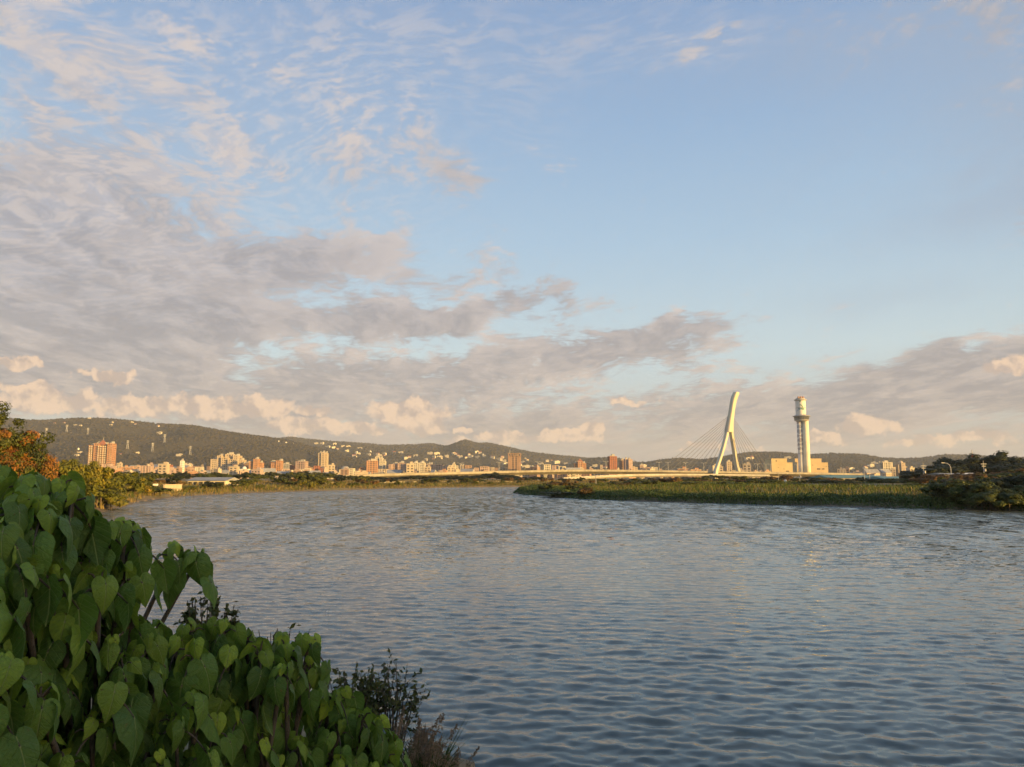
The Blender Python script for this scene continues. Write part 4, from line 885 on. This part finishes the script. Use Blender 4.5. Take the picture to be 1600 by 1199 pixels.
P, d = scatter(26000, -110, 240, 95, 400, 0.4, 14.0, rng, lambda X, Y: ((X < -5) | (Y > 325)) & (X < 0.7 * Y) & (X > -0.75 * Y)); H = rng.uniform(0.35, 1.1, len(P))
reed_bed('bank_grass', P, H, rng.uniform(0.08, 0.16, len(P)), L['straw'], 'sunlit golden grass along the far left bank', 10, 0.35)
P, d = scatter(30000, -190, 240, 95, 460, 8.0, 80.0, rng, lambda X, Y: ((X < -5) | (Y > 325)) & (X < 0.7 * Y) & (X > -0.75 * Y)); H = rng.uniform(0.4, 1.2, len(P))
reed_bed('bank_grass', P, H, rng.uniform(0.12, 0.22, len(P)), L['straw'], 'rough yellow grass behind the far left bank', 14, 0.35)
P, d = scatter(15000, -110, 240, 95, 400, 1.0, 20.0, rng, lambda X, Y: ((X < -5) | (Y > 325)) & (X < 0.7 * Y) & (X > -0.75 * Y)); H = rng.uniform(0.4, 1.2, len(P))
reed_bed('bank_grass', P, H, rng.uniform(0.08, 0.16, len(P)), L['reed'], 'green grass and weeds along the far left bank', 11, 0.35)
# ---- island shrubs and the dark wood at the right
BB[0].px(1512, 101, 748, 'large pale green waterside bush near the right edge, its branches over the water', 'bush', wpx=92)
BB[1].px(1590, 104, 744, 'large dark bush cut by the right edge of the picture', 'bush', wpx=95)
BB[0].px(1545, 97, 764, 'lower green bush between the two large waterside bushes', 'bush', wpx=70)
BB[0].px(1492, 104, 757, 'rounded green bush at the left end of the large waterside bushes', 'bush', wpx=70)
BB[0].px(1575, 96, 762, 'low green bush before the dark bush at the right edge', 'bush', wpx=80)
BB[0].px(1640, 98, 752, 'green bush just outside the right edge', 'bush', wpx=80)
Plant('dry_bush', 81, 1.6, 3.0, L['rust'], 24, 3000, 0.12, 'shrub').px(916, 151, 762, 'dry pinkish brown bush at the water near the tip of the island', 'bush', wpx=34)
GS[0].px(880, 160, 767, 'low green bush at the water left of the dry brown bush', 'bush', wpx=60)
for i, (px, yt, D, P, lb) in enumerate([(1500, 718, 250, DT[0], 0), (1470, 724, 245, DT[1], 0), (1452, 729, 240, DT[1], 0), (1540, 712, 262, DT[2], 0), (1560, 708, 270, DT[0], 0), (1585, 718, 262, DT[1], 0), (1605, 712, 270, DT[2], 0), (1520, 720, 275, DT[0], 0), (1488, 717, 280, DT[2], 0), (1625, 715, 250, DT[0], 0), (1572, 722, 240, DT[1], 0), (1440, 734, 236, DT[0], 0)]):
    P.px(px, D, yt, ['tall', 'slim', 'broad'][DT.index(P)] + ' dark tree of the wood at the right ' + mark(px), 'tree', 'dark wood at the right', wpx=70)
rn = random.Random(4)
for i in range(58):
    px = 860 + i * 13 + rn.uniform(-8, 8); D = rn.uniform(165, 300) if px < 1450 else rn.uniform(130, 190); yt = rn.uniform(746, 755) + (4 if px < 960 else 0)
    P = rn.choice([RT[0], GS[0], GS[1], GS[0], GT[0]]); nm = 'rusty' if P in RT else 'green'
    w = mark(px)
    P.px(px, D, yt, nm + ' scrubby bush on the island ' + w, 'bush', nm + ' scrub on the island', wpx=rn.uniform(20, 40))
for i in range(22):
    px = 1040 + i * 19 + rn.uniform(-8, 8); D = rn.uniform(330, 520); yt = rn.uniform(740.5, 747); P = rn.choice(DT + RT + GT)
    w = mark(px)
    P.px(px, D, yt, ('rusty' if P in RT else 'dark') + ' tree beyond the island ' + w, 'tree', ('rusty' if P in RT else 'dark') + ' trees beyond the island', wpx=rn.uniform(18, 34))
for i, (px, yt, D, P, w) in enumerate([(1488, 742, 170, RT[0], 34), (1510, 735, 180, RT[1], 40), (1528, 741, 165, RT[0], 36), (1556, 737, 175, GT[0], 44), (1580, 731, 185, RT[0], 46), (1600, 734, 180, GT[1], 50), (1462, 738, 185, RT[1], 36), (1448, 743, 180, RT[0], 40), (1540, 744, 150, GS[1], 50), (1500, 746, 150, RT[1], 44), (1572, 742, 160, RT[1], 44), (1475, 745, 160, GS[1], 40), (1430, 747, 190, GT[0], 36), (1595, 742, 170, RT[0], 44)]):
    nm = 'rusty' if P in RT else 'green'; P.px(px, D, yt, nm + ' bush before the dark wood ' + mark(px) + (', taller' if yt < 739 else ''), 'bush', nm + ' bushes before the dark wood', wpx=w)
# ---- trees behind the viewer that keep the low sun off the big leaved shrubs
for j in range(-3, 4):
    for q in (0, 1):
        DT[(j + q) % 3].put(50 + 7 * q + 0.545 * (j + 0.5 * q) * 5.5, -33 - 4 * q + 0.84 * (j + 0.5 * q) * 5.5, 13.0 + (j % 2), 'tall dense tree on the near bank behind the viewer', 'tree', 'trees behind the viewer')

# ------------------------------------------------------------------ big leaved shrubs in front
def big_leaf_mat():
    m, t, p = principled('big_leaf'); g = t.n.new('ShaderNodeTexCoord').outputs['Object']; x, y, z = t.sep(g)
    oi = t.n.new('ShaderNodeObjectInfo'); rnd = oi.outputs['Random']; young = t.sep(oi.outputs['Color'])[0]
    ax = t.m('ABSOLUTE', x)
    c = t.mix(rnd, (0.046, 0.100, 0.016), (0.125, 0.235, 0.034)); c = t.mix(young, c, (0.42, 0.56, 0.05))
    c = t.mix(t.m('MULTIPLY', t.rng(t.noise(g, 9.0, 4, 0.6), 0.35, 0.7), 0.45), c, (0.115, 0.185, 0.034))
    mid = t.rng(ax, 0.022, 0.006)
    ang = t.m('ARCTAN2', x, t.m('ADD', y, 0.02)); rad = t.v('LENGTH', t.xyz(x, y, 0.0))
    side = t.m('PINGPONG', t.m('SUBTRACT', t.m('MULTIPLY', y, 1.0), t.m('MULTIPLY', ax, 0.75)), 0.075)
    side = t.m('MULTIPLY', t.rng(side, 0.011, 0.0), 0.55); star = t.m('MULTIPLY', t.rng(t.m('PINGPONG', ang, 0.42), 0.05, 0.0), t.rng(rad, 0.5, 0.05))
    vein = t.m('MAXIMUM', t.m('MAXIMUM', mid, side), t.m('MULTIPLY', star, 0.5)); dot = t.rng(rad, 0.035, 0.012)
    c = t.mix(t.m('MULTIPLY', vein, 0.8), c, (0.26, 0.32, 0.10)); c = t.mix(t.m('MULTIPLY', dot, 0.8), c, (0.35, 0.36, 0.18))
    brown = t.rng(t.noise(t.v('ADD', g, t.xyz(t.m('MULTIPLY', rnd, 50.0), 0.0, 0.0)), 7.0, 3, 0.6), 0.67, 0.73); c = t.mix(t.m('MULTIPLY', brown, 0.8), c, (0.16, 0.09, 0.03))
    t.l.new(c, p.inputs['Base Color']); p.inputs['Roughness'].default_value = 0.5; p.inputs['Specular IOR Level'].default_value = 0.35
    b = t.n.new('ShaderNodeBump'); b.inputs['Distance'].default_value = 0.02; b.inputs['Strength'].default_value = 0.6
    t.l.new(t.m('SUBTRACT', t.m('MULTIPLY', t.noise(g, 16.0, 3), 0.5), vein), b.inputs['Height']); t.l.new(b.outputs[0], p.inputs['Normal'])
    tr = t.n.new('ShaderNodeBsdfTranslucent'); t.l.new(t.mix(0.5, c, (0.20, 0.30, 0.03)), tr.inputs[0]); mx = t.n.new('ShaderNodeMixShader'); mx.inputs[0].default_value = 0.25
    t.l.new(p.outputs[0], mx.inputs[1]); t.l.new(tr.outputs[0], mx.inputs[2]); t.l.new(mx.outputs[0], t.n['Material Output'].inputs[0]); return m
LEAF = big_leaf_mat()
def heart_leaf(seed):
    """heart shaped blade, unit length, stalk joined inside the blade at the origin, tip along +y"""
    rg = random.Random(seed); n = 18; keys = [(0, 0.74), (0.16, 0.62), (0.42, 0.53), (0.8, 0.475), (1.2, 0.455), (1.7, 0.45), (2.2, 0.43), (2.6, 0.385), (2.9, 0.31), (3.1416, 0.20)]
    fold = rg.uniform(0.25, 0.75); droop = rg.uniform(0.3, 0.95); tw = rg.uniform(-0.15, 0.15); ph = rg.uniform(0, 6); vs = [(0, 0, 0.0)]; fs = []
    rings = (0.36, 0.7, 1.0)
    for r in rings:
        for i in range(n):
            th = -math.pi + 2 * math.pi * (i + 0.5) / n if False else 2 * math.pi * i / n; tt = abs((th + math.pi) % (2 * math.pi) - math.pi)
            R0 = float(np.interp(tt, [k[0] for k in keys], [k[1] for k in keys])) * r; x = R0 * math.sin(th) * 0.84; y = R0 * math.cos(th)
            z = -fold * abs(x) ** 1.4 - droop * (y + 0.1) ** 2 * (1 if y > -0.1 else 0.7) + tw * x * y + 0.035 * r * math.sin(5 * th + ph)
            vs.append((x, y, z))
    for i in range(n):
        k = (i + 1) % n; fs.append((0, 1 + k, 1 + i))
        for q in range(len(rings) - 1): a = 1 + q * n; fs.append((a + i, a + k, a + n + k, a + n + i))
    me = bpy.data.meshes.new('leaf'); me.from_pydata(vs, [], fs); me.polygons.foreach_set('use_smooth', [True] * len(fs)); me.materials.append(LEAF); me.update(); return me
LEAVES = [heart_leaf(i) for i in range(16)]
def big_shrub(label, base, tips, seed, size=0.160):
    rg = random.Random(seed); e = empty('big_leaved_shrub', base); tag(e, label, 'shrub', None); B = Vector(base); stem = MB()
    hub = [Vector((rg.uniform(-0.3, 0.3), rg.uniform(-0.3, 0.3), rg.uniform(0.3, 0.7))) for _ in range(5)]
    for h in hub: stem.tube([(0, 0, -0.2), h * 0.5 + Vector((0.05, 0, 0)), h], [0.035, 0.028, 0.024], 6)
    for tp in tips:
        P = Vector(tp[:3]) - B; s = (tp[3] if len(tp) > 3 else 1.0); h = min(hub, key=lambda q: (q - P).length)
        m = h.lerp(P, 0.55) + Vector((rg.uniform(-.08, .08), rg.uniform(-.08, .08), -0.06)); stem.tube([h, m, P - Vector((0, 0, 0.03)), P], [0.018, 0.014, 0.010, 0.008], 6)
        n = rg.randint(7, 9); a0 = rg.uniform(0, 6.28)
        for i in range(n):
            f = i / (n - 1); a = a0 + i * 2.399; az = Vector((math.cos(a), math.sin(a), 0)); old = f ** 0.8
            ln = size * s * (0.44 + 0.64 * old) * rg.uniform(0.72, 1.2); pl = size * (0.10 + 0.55 * old) * rg.uniform(0.7, 1.2)
            att = P + az * pl + Vector((0, 0, 0.05 * (1 - f) - 0.10 * f * f * s + rg.uniform(-0.02, 0.02)))
            dn = 0.35 + 1.15 * old + rg.uniform(-0.2, 0.4); ax = (az * rg.uniform(0.4, 0.8) + Vector((rg.uniform(-.3, .3), rg.uniform(-.3, .3), -dn))).normalized()
            nr = (az * (0.7 + 0.35 * old) + Vector((0, 0, 0.75 - 0.3 * old))); nr = (nr - ax * nr.dot(ax)).normalized(); nr = Matrix.Rotation(rg.gauss(0, 0.55), 3, ax) @ nr; xr = ax.cross(nr).normalized()
            o = bpy.data.objects.new('leaf', rg.choice(LEAVES)); col.objects.link(o); o.parent = e
            o.matrix_local = Matrix.Translation(att) @ Matrix((xr, ax, nr)).transposed().to_4x4() @ Matrix.Diagonal((ln * rg.uniform(0.92, 1.12), ln, ln, 1))
            y = max(0.0, 1 - f * 1.5) * rg.uniform(0.4, 1.0) + (0.35 if rg.random() < 0.05 else 0); o.color = (min(1, y), 0, 0, 1)
            stem.tube([P, P.lerp(att, 0.6) + Vector((0, 0, 0.015)), att], [0.0055, 0.004, 0.003], 4, False)
    stem.build('branches', M['bark'], e, smooth=True); return e
SIL = [(-40, 728), (30, 738), (85, 732), (132, 742), (140, 790), (178, 806), (208, 815), (222, 945), (285, 950), (345, 970), (398, 985), (470, 992), (503, 1000), (505, 1042), (548, 1072), (556, 1100), (606, 1122), (634, 1158), (640, 1230)]
def sil_y(px): return float(np.interp(px, [q[0] for q in SIL], [q[1] for q in SIL]))
def depth_of(px, py): return 2.95 + max(0, px) / 640 * 1.75 - (py - 735) / 460 * 0.25
tipsA, tipsB, tipsC = [], [], []
rg = random.Random(21)
for row in range(13):
    for cx in range(-1, 14):
        px = cx * 48 + (24 if row % 2 else 0) + rg.uniform(-15, 15); py = 764 + row * 37 + rg.uniform(-13, 13); D = depth_of(px, py); sz = 24 * 3.2 / D
        if py < sil_y(px + 12) + sz * 0.75 or px > 640 - sz or px < -60: continue
        p = at(px, py, D + rg.uniform(-0.25, 0.35)); (tipsA if py < 925 and px < 215 else tipsB if px < 330 and py >= 880 and px < 300 else tipsC).append((p.x, p.y, p.z, 1.0))
for px, py, dD in [(95, 768, 0), (40, 772, 0), (5, 776, 0.1), (112, 784, -0.1), (196, 828, 0.2), (160, 838, 0), (205, 835, 0.3), (70, 820, -0.1), (20, 800, -.1), (222, 858, .5)]:
    p = at(px, py, depth_of(px, py) + dD); tipsA.append((p.x, p.y, p.z, 1.0))
for px, py, dD in [(268, 868, 0.6), (303, 876, 0.55)]:
    p = at(px, py, depth_of(px, py) + dD); tipsB.append((p.x, p.y, p.z, 1.05))
for px, py in [(350, 990), (385, 1002), (440, 1010), (480, 1008), (485, 1050), (530, 1092), (590, 1140), (612, 1165), (600, 1190), (545, 1120), (560, 1150), (420, 1040), (380, 1050)]:
    p = at(px, py, depth_of(px, py) + 0.1); tipsC.append((p.x, p.y, p.z, 1.0))
def cap(tips, n): rg.shuffle(tips); return tips[:n]
def inner(tips, k):
    return [(x + rg.uniform(-.1, .1), y + rg.uniform(0.35, 0.6), z - rg.uniform(0.05, 0.25), 1.0) for x, y, z, _ in tips[:k]]
tipsA += inner(tipsA, 5); tipsB += inner(tipsB, 4); tipsC += inner(tipsC, 5)
allt = tipsA + tipsB + tipsC
def pxy(q): return 800 + FPX * q[0] / q[1], 746 - FPX * (q[2] - CAM_H) / q[1]
def ground_pt(px, D): p = at(px, 900, D); return (p.x, D, gz(p.x, D) - 0.02)
zones = [('big leaved shrub at the top of the mass, before the yellow trees', lambda a, b: b < 822, 60, 3.6),
         ('big leaved shrub just under the topmost one, its sprig out over the water', lambda a, b: b < 925, 130, 3.8),
         ('big leaved shrub at the left edge at middle height', lambda a, b: a < 175 and b < 1050, 70, 3.5),
         ('big leaved shrub filling the bottom left corner', lambda a, b: a < 190, 100, 3.3),
         ('big leaved shrub in the lower middle of the mass, below the sprig', lambda a, b: a < 370 and b < 1075, 270, 4.0),
         ('big leaved shrub at the bottom edge, second from the corner', lambda a, b: a < 390, 290, 3.9),
         ('big leaved shrub at the right end, sloping down to the plume grass', lambda a, b: True, 480, 4.5)]
left_ = list(allt)
for i, (lb, fn, gx, gd) in enumerate(zones):
    mine = [q for q in left_ if fn(*pxy(q))]; left_ = [q for q in left_ if q not in mine]
    if len(mine) > 36: mine = rg.sample(mine, 36)
    if mine: big_shrub(lb, ground_pt(gx, gd), mine, i + 1)

# ---- small leaved shrubs, plumes and the rock at the water's edge
def twig_shrub(name, label, px, py, D, wpx, hpx, m, seed, nl, leaf, ntw=16, cat='shrub'):
    rg = random.Random(seed); rng = np.random.default_rng(seed); p = at(px, py, D); w = wpx * D / FPX; h = hpx * D / FPX; zg = min(gz(p.x, D), p.z - h); e = empty(name, (p.x, D, zg)); tag(e, label, cat)
    b = MB(); Ps = []; Ns = []; H = p.z - zg
    for i in range(ntw):
        a = rg.uniform(0, 6.28); rr = rg.uniform(0.15, 1) ** 0.6; tip = Vector((math.cos(a) * w / 2 * rr, math.sin(a) * w / 2 * rr, H - h * rg.uniform(0.0, 0.25) - h * 0.6 * rr * rr * rg.uniform(0.3, 1.1)))
        mid = Vector((tip.x * 0.45 + rg.uniform(-.06, .06), tip.y * 0.45, tip.z * 0.62)); b.tube([(tip.x * .12, tip.y * .12, -0.1), mid, tip], [0.011, 0.007, 0.003], 4)
        subs = [(mid, tip)]
        for k in range(4):
            q0 = mid.lerp(tip, rg.uniform(0.05, 0.9)); q1 = q0 + Vector((rg.gauss(0, 1) + math.cos(a), rg.gauss(0, 1) + math.sin(a), rg.gauss(0.5, 0.8))).normalized() * h * rg.uniform(0.12, 0.3); b.tube([q0, q1], [0.004, 0.002], 3); subs.append((q0, q1))
        for k in range(nl // ntw):
            u0, u1 = rg.choice(subs); f = rg.uniform(0.15, 1.05); d = Vector((rg.gauss(0, 1), rg.gauss(0, 1), rg.gauss(0.3, 0.8))).normalized(); Ps.append(u0.lerp(u1, f) + d * leaf * rg.uniform(0.2, 1.0)); Ns.append(Vector((rg.gauss(0, 1), rg.gauss(-0.3, 1), rg.gauss(0.5, 0.8))).normalized())
    b.build('twigs', M['bark'], e); V, F = leaf_quads(np.array(Ps), np.array(Ns), leaf, rng, 2.1); link('foliage', np_mesh('foliage', V, [F]), m, e); return e
L['small'] = leaf_mat('small_dark_leaves', [(0.25, (0.045, 0.058, 0.016)), (0.6, (0.085, 0.098, 0.026)), (0.9, (0.16, 0.145, 0.04))], 2.0, 0.2)
L['plume'] = leaf_mat('grass_plumes', [(0.25, (0.19, 0.135, 0.09)), (0.6, (0.29, 0.205, 0.14)), (0.9, (0.38, 0.29, 0.20))], 2.0, 0.35)
twig_shrub('small_leaved_shrub', 'small leaved olive shrub peeping out beside the big leaves at mid height', 328, 915, 6.0, 90, 75, L['small'], 1, 2200, 0.023, 26)
twig_shrub('small_leaved_shrub', 'sparse small leaved twigs above the big leaves left of the bottom middle', 445, 980, 6.2, 105, 30, L['small'], 2, 340, 0.03, 14)
twig_shrub('small_leaved_shrub', 'dark small leaved shrub at the water, taller one by the big leaves', 548, 1025, 8.6, 90, 100, L['small'], 3, 1500, 0.032, 24)
twig_shrub('small_leaved_shrub', 'airy sunlit small leaved shrub standing out over the water', 612, 1032, 8.8, 110, 110, L['small'], 4, 850, 0.030, 30)
def plumes(label, px, D, n, ytop, spread, seed):
    rg = random.Random(seed); rng = np.random.default_rng(seed); p = at(px, ytop, D); zg = gz(p.x, D); e = empty('plume_grass', (p.x, D, zg)); tag(e, label, 'grass'); b = MB(); Ps = []; Ns = []; H = p.z - zg
    for i in range(n):
        x = rg.uniform(-spread, spread); y = rg.uniform(-0.25, 0.25); h = H * rg.uniform(0.55, 1.0) * (1 - 0.35 * max(0, x) / spread); lean = Vector((rg.uniform(0.0, 0.22), rg.uniform(-.08, .08), 0)); t0 = Vector((x, y, h - 0.22)) + lean; t1 = Vector((x, y, h)) + lean * 1.7
        b.tube([(x * 0.5, y * 0.5, -0.05), (x * 0.8, y * 0.8, h * 0.5), t0, t1], [0.004, 0.004, 0.003, 0.0015], 4)
        for k in range(75): f = rg.random(); q = t0.lerp(t1, f) + Vector((rg.gauss(0, 1), rg.gauss(0, 1), -0.5)) * 0.03 * (1.15 - f); Ps.append(q); Ns.append(Vector((rg.gauss(0, 1), rg.gauss(0, 1), 0.2)).normalized())
    b.build('stalks', L['straw'], e); V, F = leaf_quads(np.array(Ps), np.array(Ns), 0.012, rng, 3.2); link('plumes', np_mesh('plumes', V, [F]), L['plume'], e)
    Pb = np.stack([rng.uniform(-spread, spread, 420), rng.uniform(-.3, .3, 420), np.zeros(420)], 1); V, Q, T = blades(Pb, rng.uniform(0.25, 0.75, 420) * H, rng.uniform(0.012, 0.02, 420), rng, 0.4); tag(link('blades', np_mesh('blades', V, [Q, T]), L['reed'], e), kind='stuff')
plumes('pinkish brown plume grass at the water right of the big leaves', 640, 8.2, 34, 1098, 0.30, 3)
plumes('short pinkish plume grass at the bottom beside the tan rock', 668, 9.2, 22, 1140, 0.22, 4)
def rock(label, px, py, D, r, seed):
    p = at(px, py, D); bm = bmesh.new(); bmesh.ops.create_icosphere(bm, subdivisions=3, radius=1)
    for v in bm.verts:
        n = mnoise.fractal(v.co * 1.4 + Vector((seed, 0, 0)), 0.9, 2.0, 4); v.co = v.co * (1 + 0.35 * n); v.co.x *= r * 1.3; v.co.y *= r; v.co.z *= r * 0.6
    me = bpy.data.meshes.new('rock'); bm.to_mesh(me); bm.free(); o = link('rock', me, M['rock']); o.location = (p.x, D, p.z - r * 0.45); tag(o, label, 'rock')
M['rock'] = wall_mat('tan_rock', (0.34, 0.25, 0.15), 0.2, 2.0, 0.9, 0.8)
rock('tan rock at the waterline, at the very bottom of the picture', 694, 1192, 10.6, 0.28, 1)
rock('smaller tan rock beside the plume grass at the bottom', 672, 1188, 10.2, 0.2, 4)
for i, (px, py, D) in enumerate([(395, 768.5, 210), (402, 767.6, 213), (381, 769.2, 206), (215, 785, 131), (226, 782.5, 138), (238, 780.5, 146), (365, 770, 202), (388, 767, 214)]):
    rock(['middle', 'right hand', 'second', 'leftmost', 'middle', 'rightmost', 'leftmost', 'upper'][i] + ' pale boulder on the far left waterline ' + ('right of the golden trees' if px < 250 else 'below the rounded orange tower'), px, py, D, 0.7, i + 10)
# ---- sheds, walls, poles, lamps
def shed(name, label, px0, px1, yb, yt, yr, D, mw, mr, depth=14.0, openings=0, sawtooth=0):
    a, c = at(px0, yb, D), at(px1, yb, D); cx = (a.x + c.x) / 2; z0 = gz(cx, D) - 0.3; e = empty(name, (cx, D, z0)); tag(e, label, 'building'); w = c.x - a.x; h = at(800, yt, D).z - z0; hr = at(800, yr, D).z - z0
    b = MB(); b.box((0, depth / 2, h / 2), (w, depth, h)); b.build('wall', mw, e); k = w / 2 + 0.5
    b = MB(); b.add([(-k, -0.6, h - .05), (k, -0.6, h - .05), (k, depth + 0.6, h - .05), (-k, depth + 0.6, h - .05), (-k, depth / 2, hr), (k, depth / 2, hr)], [(0, 1, 5, 4), (2, 3, 4, 5), (0, 4, 3), (1, 2, 5), (3, 2, 1, 0)]); b.build('roof', mr, e)
    b = MB()
    for i in range(openings): x = -w / 2 + w * (i + 0.5) / openings; o = MB(); o.box((x, -0.03, h * 0.42), (w / openings * 0.6, 0.3, h * 0.7)); o.build('opening', M['dark'], e)
    return e
shed('long_roofed_shed', 'long low shed with pale grey roof on the left bank', 293, 352, 760, 751, 746, 235, M['cream'], M['roofgrey'], 12, 7)
shed('small_white_shed', 'small white hut among the trees below the tall slim beige tower', 492, 503, 752, 745.5, 744.2, 420, M['white'], M['roofgrey'], 8, 1)
shed('teal_shed', 'large teal roofed shed right of the chimney tower', 1298, 1352, 752, 747, 742.5, 420, M['grey'], M['teal'], 30, 5)
shed('teal_shed', 'pale teal roofed shed, second from the chimney tower', 1345, 1392, 752, 747, 743, 450, M['grey'], M['teal'], 30, 4)
shed('pale_shed', 'low teal roofed shed, third from the chimney tower, left of the dark wood', 1385, 1432, 753, 748, 744.5, 380, M['grey'], M['teal'], 26, 4)
shed('white_shed', 'white roofed shed in front of the dark wood, by the utility pole', 1518, 1545, 750, 743, 739, 215, M['white'], M['white'], 12, 2)
shed('white_shed', 'white roofed shed at the right edge before the dark wood', 1590, 1630, 748, 743, 739.5, 215, M['white'], M['white'], 12, 2)
shed('grey_hut', 'weathered grey hut below the curved street lamp', 1476, 1500, 750, 741, 739.5, 215, M['grey'], M['roofgrey'], 8, 2)
def low_wall(label, px0, px1, y0, y1, D0, D1, m):
    a, c = at(px0, y1, D0), at(px1, y1, D1); d = c - a; h = max(0.8, (y1 - y0) * D0 / FPX); n = max(3, int(d.length / 4)); e = empty('bank_wall', ((a.x + c.x) / 2, (a.y + c.y) / 2, 0)); tag(e, label, 'wall'); r = math.atan2(d.y, d.x)
    for i in range(n):
        q = a + d * ((i + 0.5) / n) - e.location; zt = a.z + h; b = MB(); b.box((q.x, q.y, zt / 2), (d.length / n - 0.06, 0.35, zt), r); b.box((q.x, q.y, zt + 0.06), (d.length / n - 0.02, 0.5, 0.12), r); b.build('panel', m, e)
low_wall('pale concrete wall by the water beyond the golden trees', 256, 283, 758.5, 764, 168, 176, M['beige'])
low_wall('pale low levee wall below the towers in the middle of the left bank', 470, 520, 755.5, 758.5, 262, 285, M['concrete'])
low_wall('pale low levee wall under the left end of the viaduct', 590, 650, 753.5, 756.5, 320, 340, M['concrete'])
low_wall('long pale levee wall below the broad brown tower', 690, 800, 753.2, 755.6, 355, 375, M['concrete'])
b = MB(); b.box((0, 0, 0.8), (0.4, 0.4, 1.6)); b.box((0, 0, 1.7), (0.8, 0.6, 0.35)); b.box((0, 0, 0.05), (0.9, 0.9, 0.3)); o = b.build('stone_marker', M['white']); p = at(243, 758, 160); o.location = (p.x, 160, gz(p.x, 160)); tag(o, 'small white stone marker by the water beyond the golden trees', 'marker')
def pole(label, px, ytop, D, arm=True, name='utility_pole', cat='utility pole'):
    p = at(px, ytop, D); z0 = gz(p.x, D); h = p.z - z0; e = empty(name, (p.x, D, z0)); tag(e, label, cat); b = MB(); b.tube([(0, 0, -0.2), (0, 0, h)], [0.13, 0.08], 8); b.build('post', M['grey'], e)
    if arm:
        for z, w in ((h - 0.9, 1.5), (h - 1.5, 1.1)): b = MB(); b.box((0, -0.14, z), (w, 0.12, 0.14)); b.build('cross_arm', M['steel'], e)
        b = MB(); b.lathe([(0.22, 0), (0.22, 0.7)], 8, (0.3, -0.2, h - 2.9)); b.build('transformer', M['steel'], e)
pole('utility pole with cross arms in front of the dark wood, near its left end', 1442, 723, 215)
pole('utility pole with cross arms and transformer by the white roofed shed', 1536, 720, 215)
pole('plain pole below the golden plant hall', 1216, 739, 330, False); pole('utility pole just left of the chimney tower foot', 1249, 735, 330); pole('plain pole by the teal roofed sheds', 1318, 729, 600, False)
pole('thin pole on the island left of the bridge', 931, 742, 240, False)
def arm_lamp(label, px, ytop, D, s):
    p = at(px, ytop, D); z0 = gz(p.x, D); h = p.z - z0; e = empty('street_lamp', (p.x, D, z0)); tag(e, label, 'street lamp'); b = MB(); b.tube([(0, 0, -0.2), (0, 0, h - 1.2), (s * 0.25, 0, h - 0.5), (s * 0.8, 0, h - 0.1), (s * 1.6, 0, h)], [0.09, 0.07, 0.06, 0.05, 0.04], 8); b.build('post', M['steel'], e); b = MB(); b.box((s * 1.85, 0, h), (0.7, 0.24, 0.12)); b.build('lamp_head', M['white'], e)
arm_lamp('curved white street lamp in front of the dark wood', 1485, 723.5, 190, -1); arm_lamp('curved street lamp by the teal roofed shed, left one of the pair', 1350, 728, 330, 1); arm_lamp('curved street lamp by the teal roofed shed, right one of the pair', 1358, 729.5, 330, -1)
e = empty('water_tank', (at(1227, 747, 300).x, 300, gz(at(1227, 747, 300).x, 300))); tag(e, 'small pale upright water tank below the plant hall', 'tank'); b = MB(); b.lathe([(0.55, 0), (0.55, 1.6), (0.4, 1.9), (0.1, 2.0)], 12); b.build('vessel', M['white'], e); b = MB(); b.box((0, 0, -0.2), (1.4, 1.4, 0.4)); b.build('plinth', M['concrete'], e)
e = empty('radio_mast', (at(1521, 740, 600).x, 600, 0)); tag(e, 'red and white radio mast rising behind the dark wood', 'mast'); ztop = at(1521, 703, 600).z; M['mastred'] = wall_mat('red_paint', (0.5, 0.07, 0.04), 0.1)
for i in range(6):
    z0, z1 = 2 + (ztop - 2) * i / 6, 2 + (ztop - 2) * (i + 1) / 6; b = MB(); r0, r1 = 1.3 - i * 0.2, 1.1 - i * 0.2
    for sx, sy in ((-1, -1), (1, -1), (1, 1), (-1, 1)): b.tube([(sx * r0, sy * r0, z0), (sx * r1, sy * r1, z1)], 0.12, 4); b.tube([(sx * r0, sy * r0, z0), (sy * r1, -sx * r1, z1)], 0.07, 4)
    b.build('section', M['mastred'] if i % 2 == 0 else M['white'], e)

# ------------------------------------------------------------------ the air between here and the hills
b = MB(); b.box((0, 3950, 163), (16200, 9300, 334)); hz = b.build('haze'); tag(hz, 'thin warm evening haze', kind='stuff')
hm = bpy.data.materials.new('haze'); hm.use_nodes = True; hm.node_tree.nodes.clear(); ho = hm.node_tree.nodes.new('ShaderNodeOutputMaterial'); pv = hm.node_tree.nodes.new('ShaderNodeVolumePrincipled')
pv.inputs['Color'].default_value = (0.72, 0.81, 0.96, 1); pv.inputs['Density'].default_value = 7.0e-5; hm.node_tree.links.new(pv.outputs[0], ho.inputs['Volume']); hz.data.materials.append(hm)
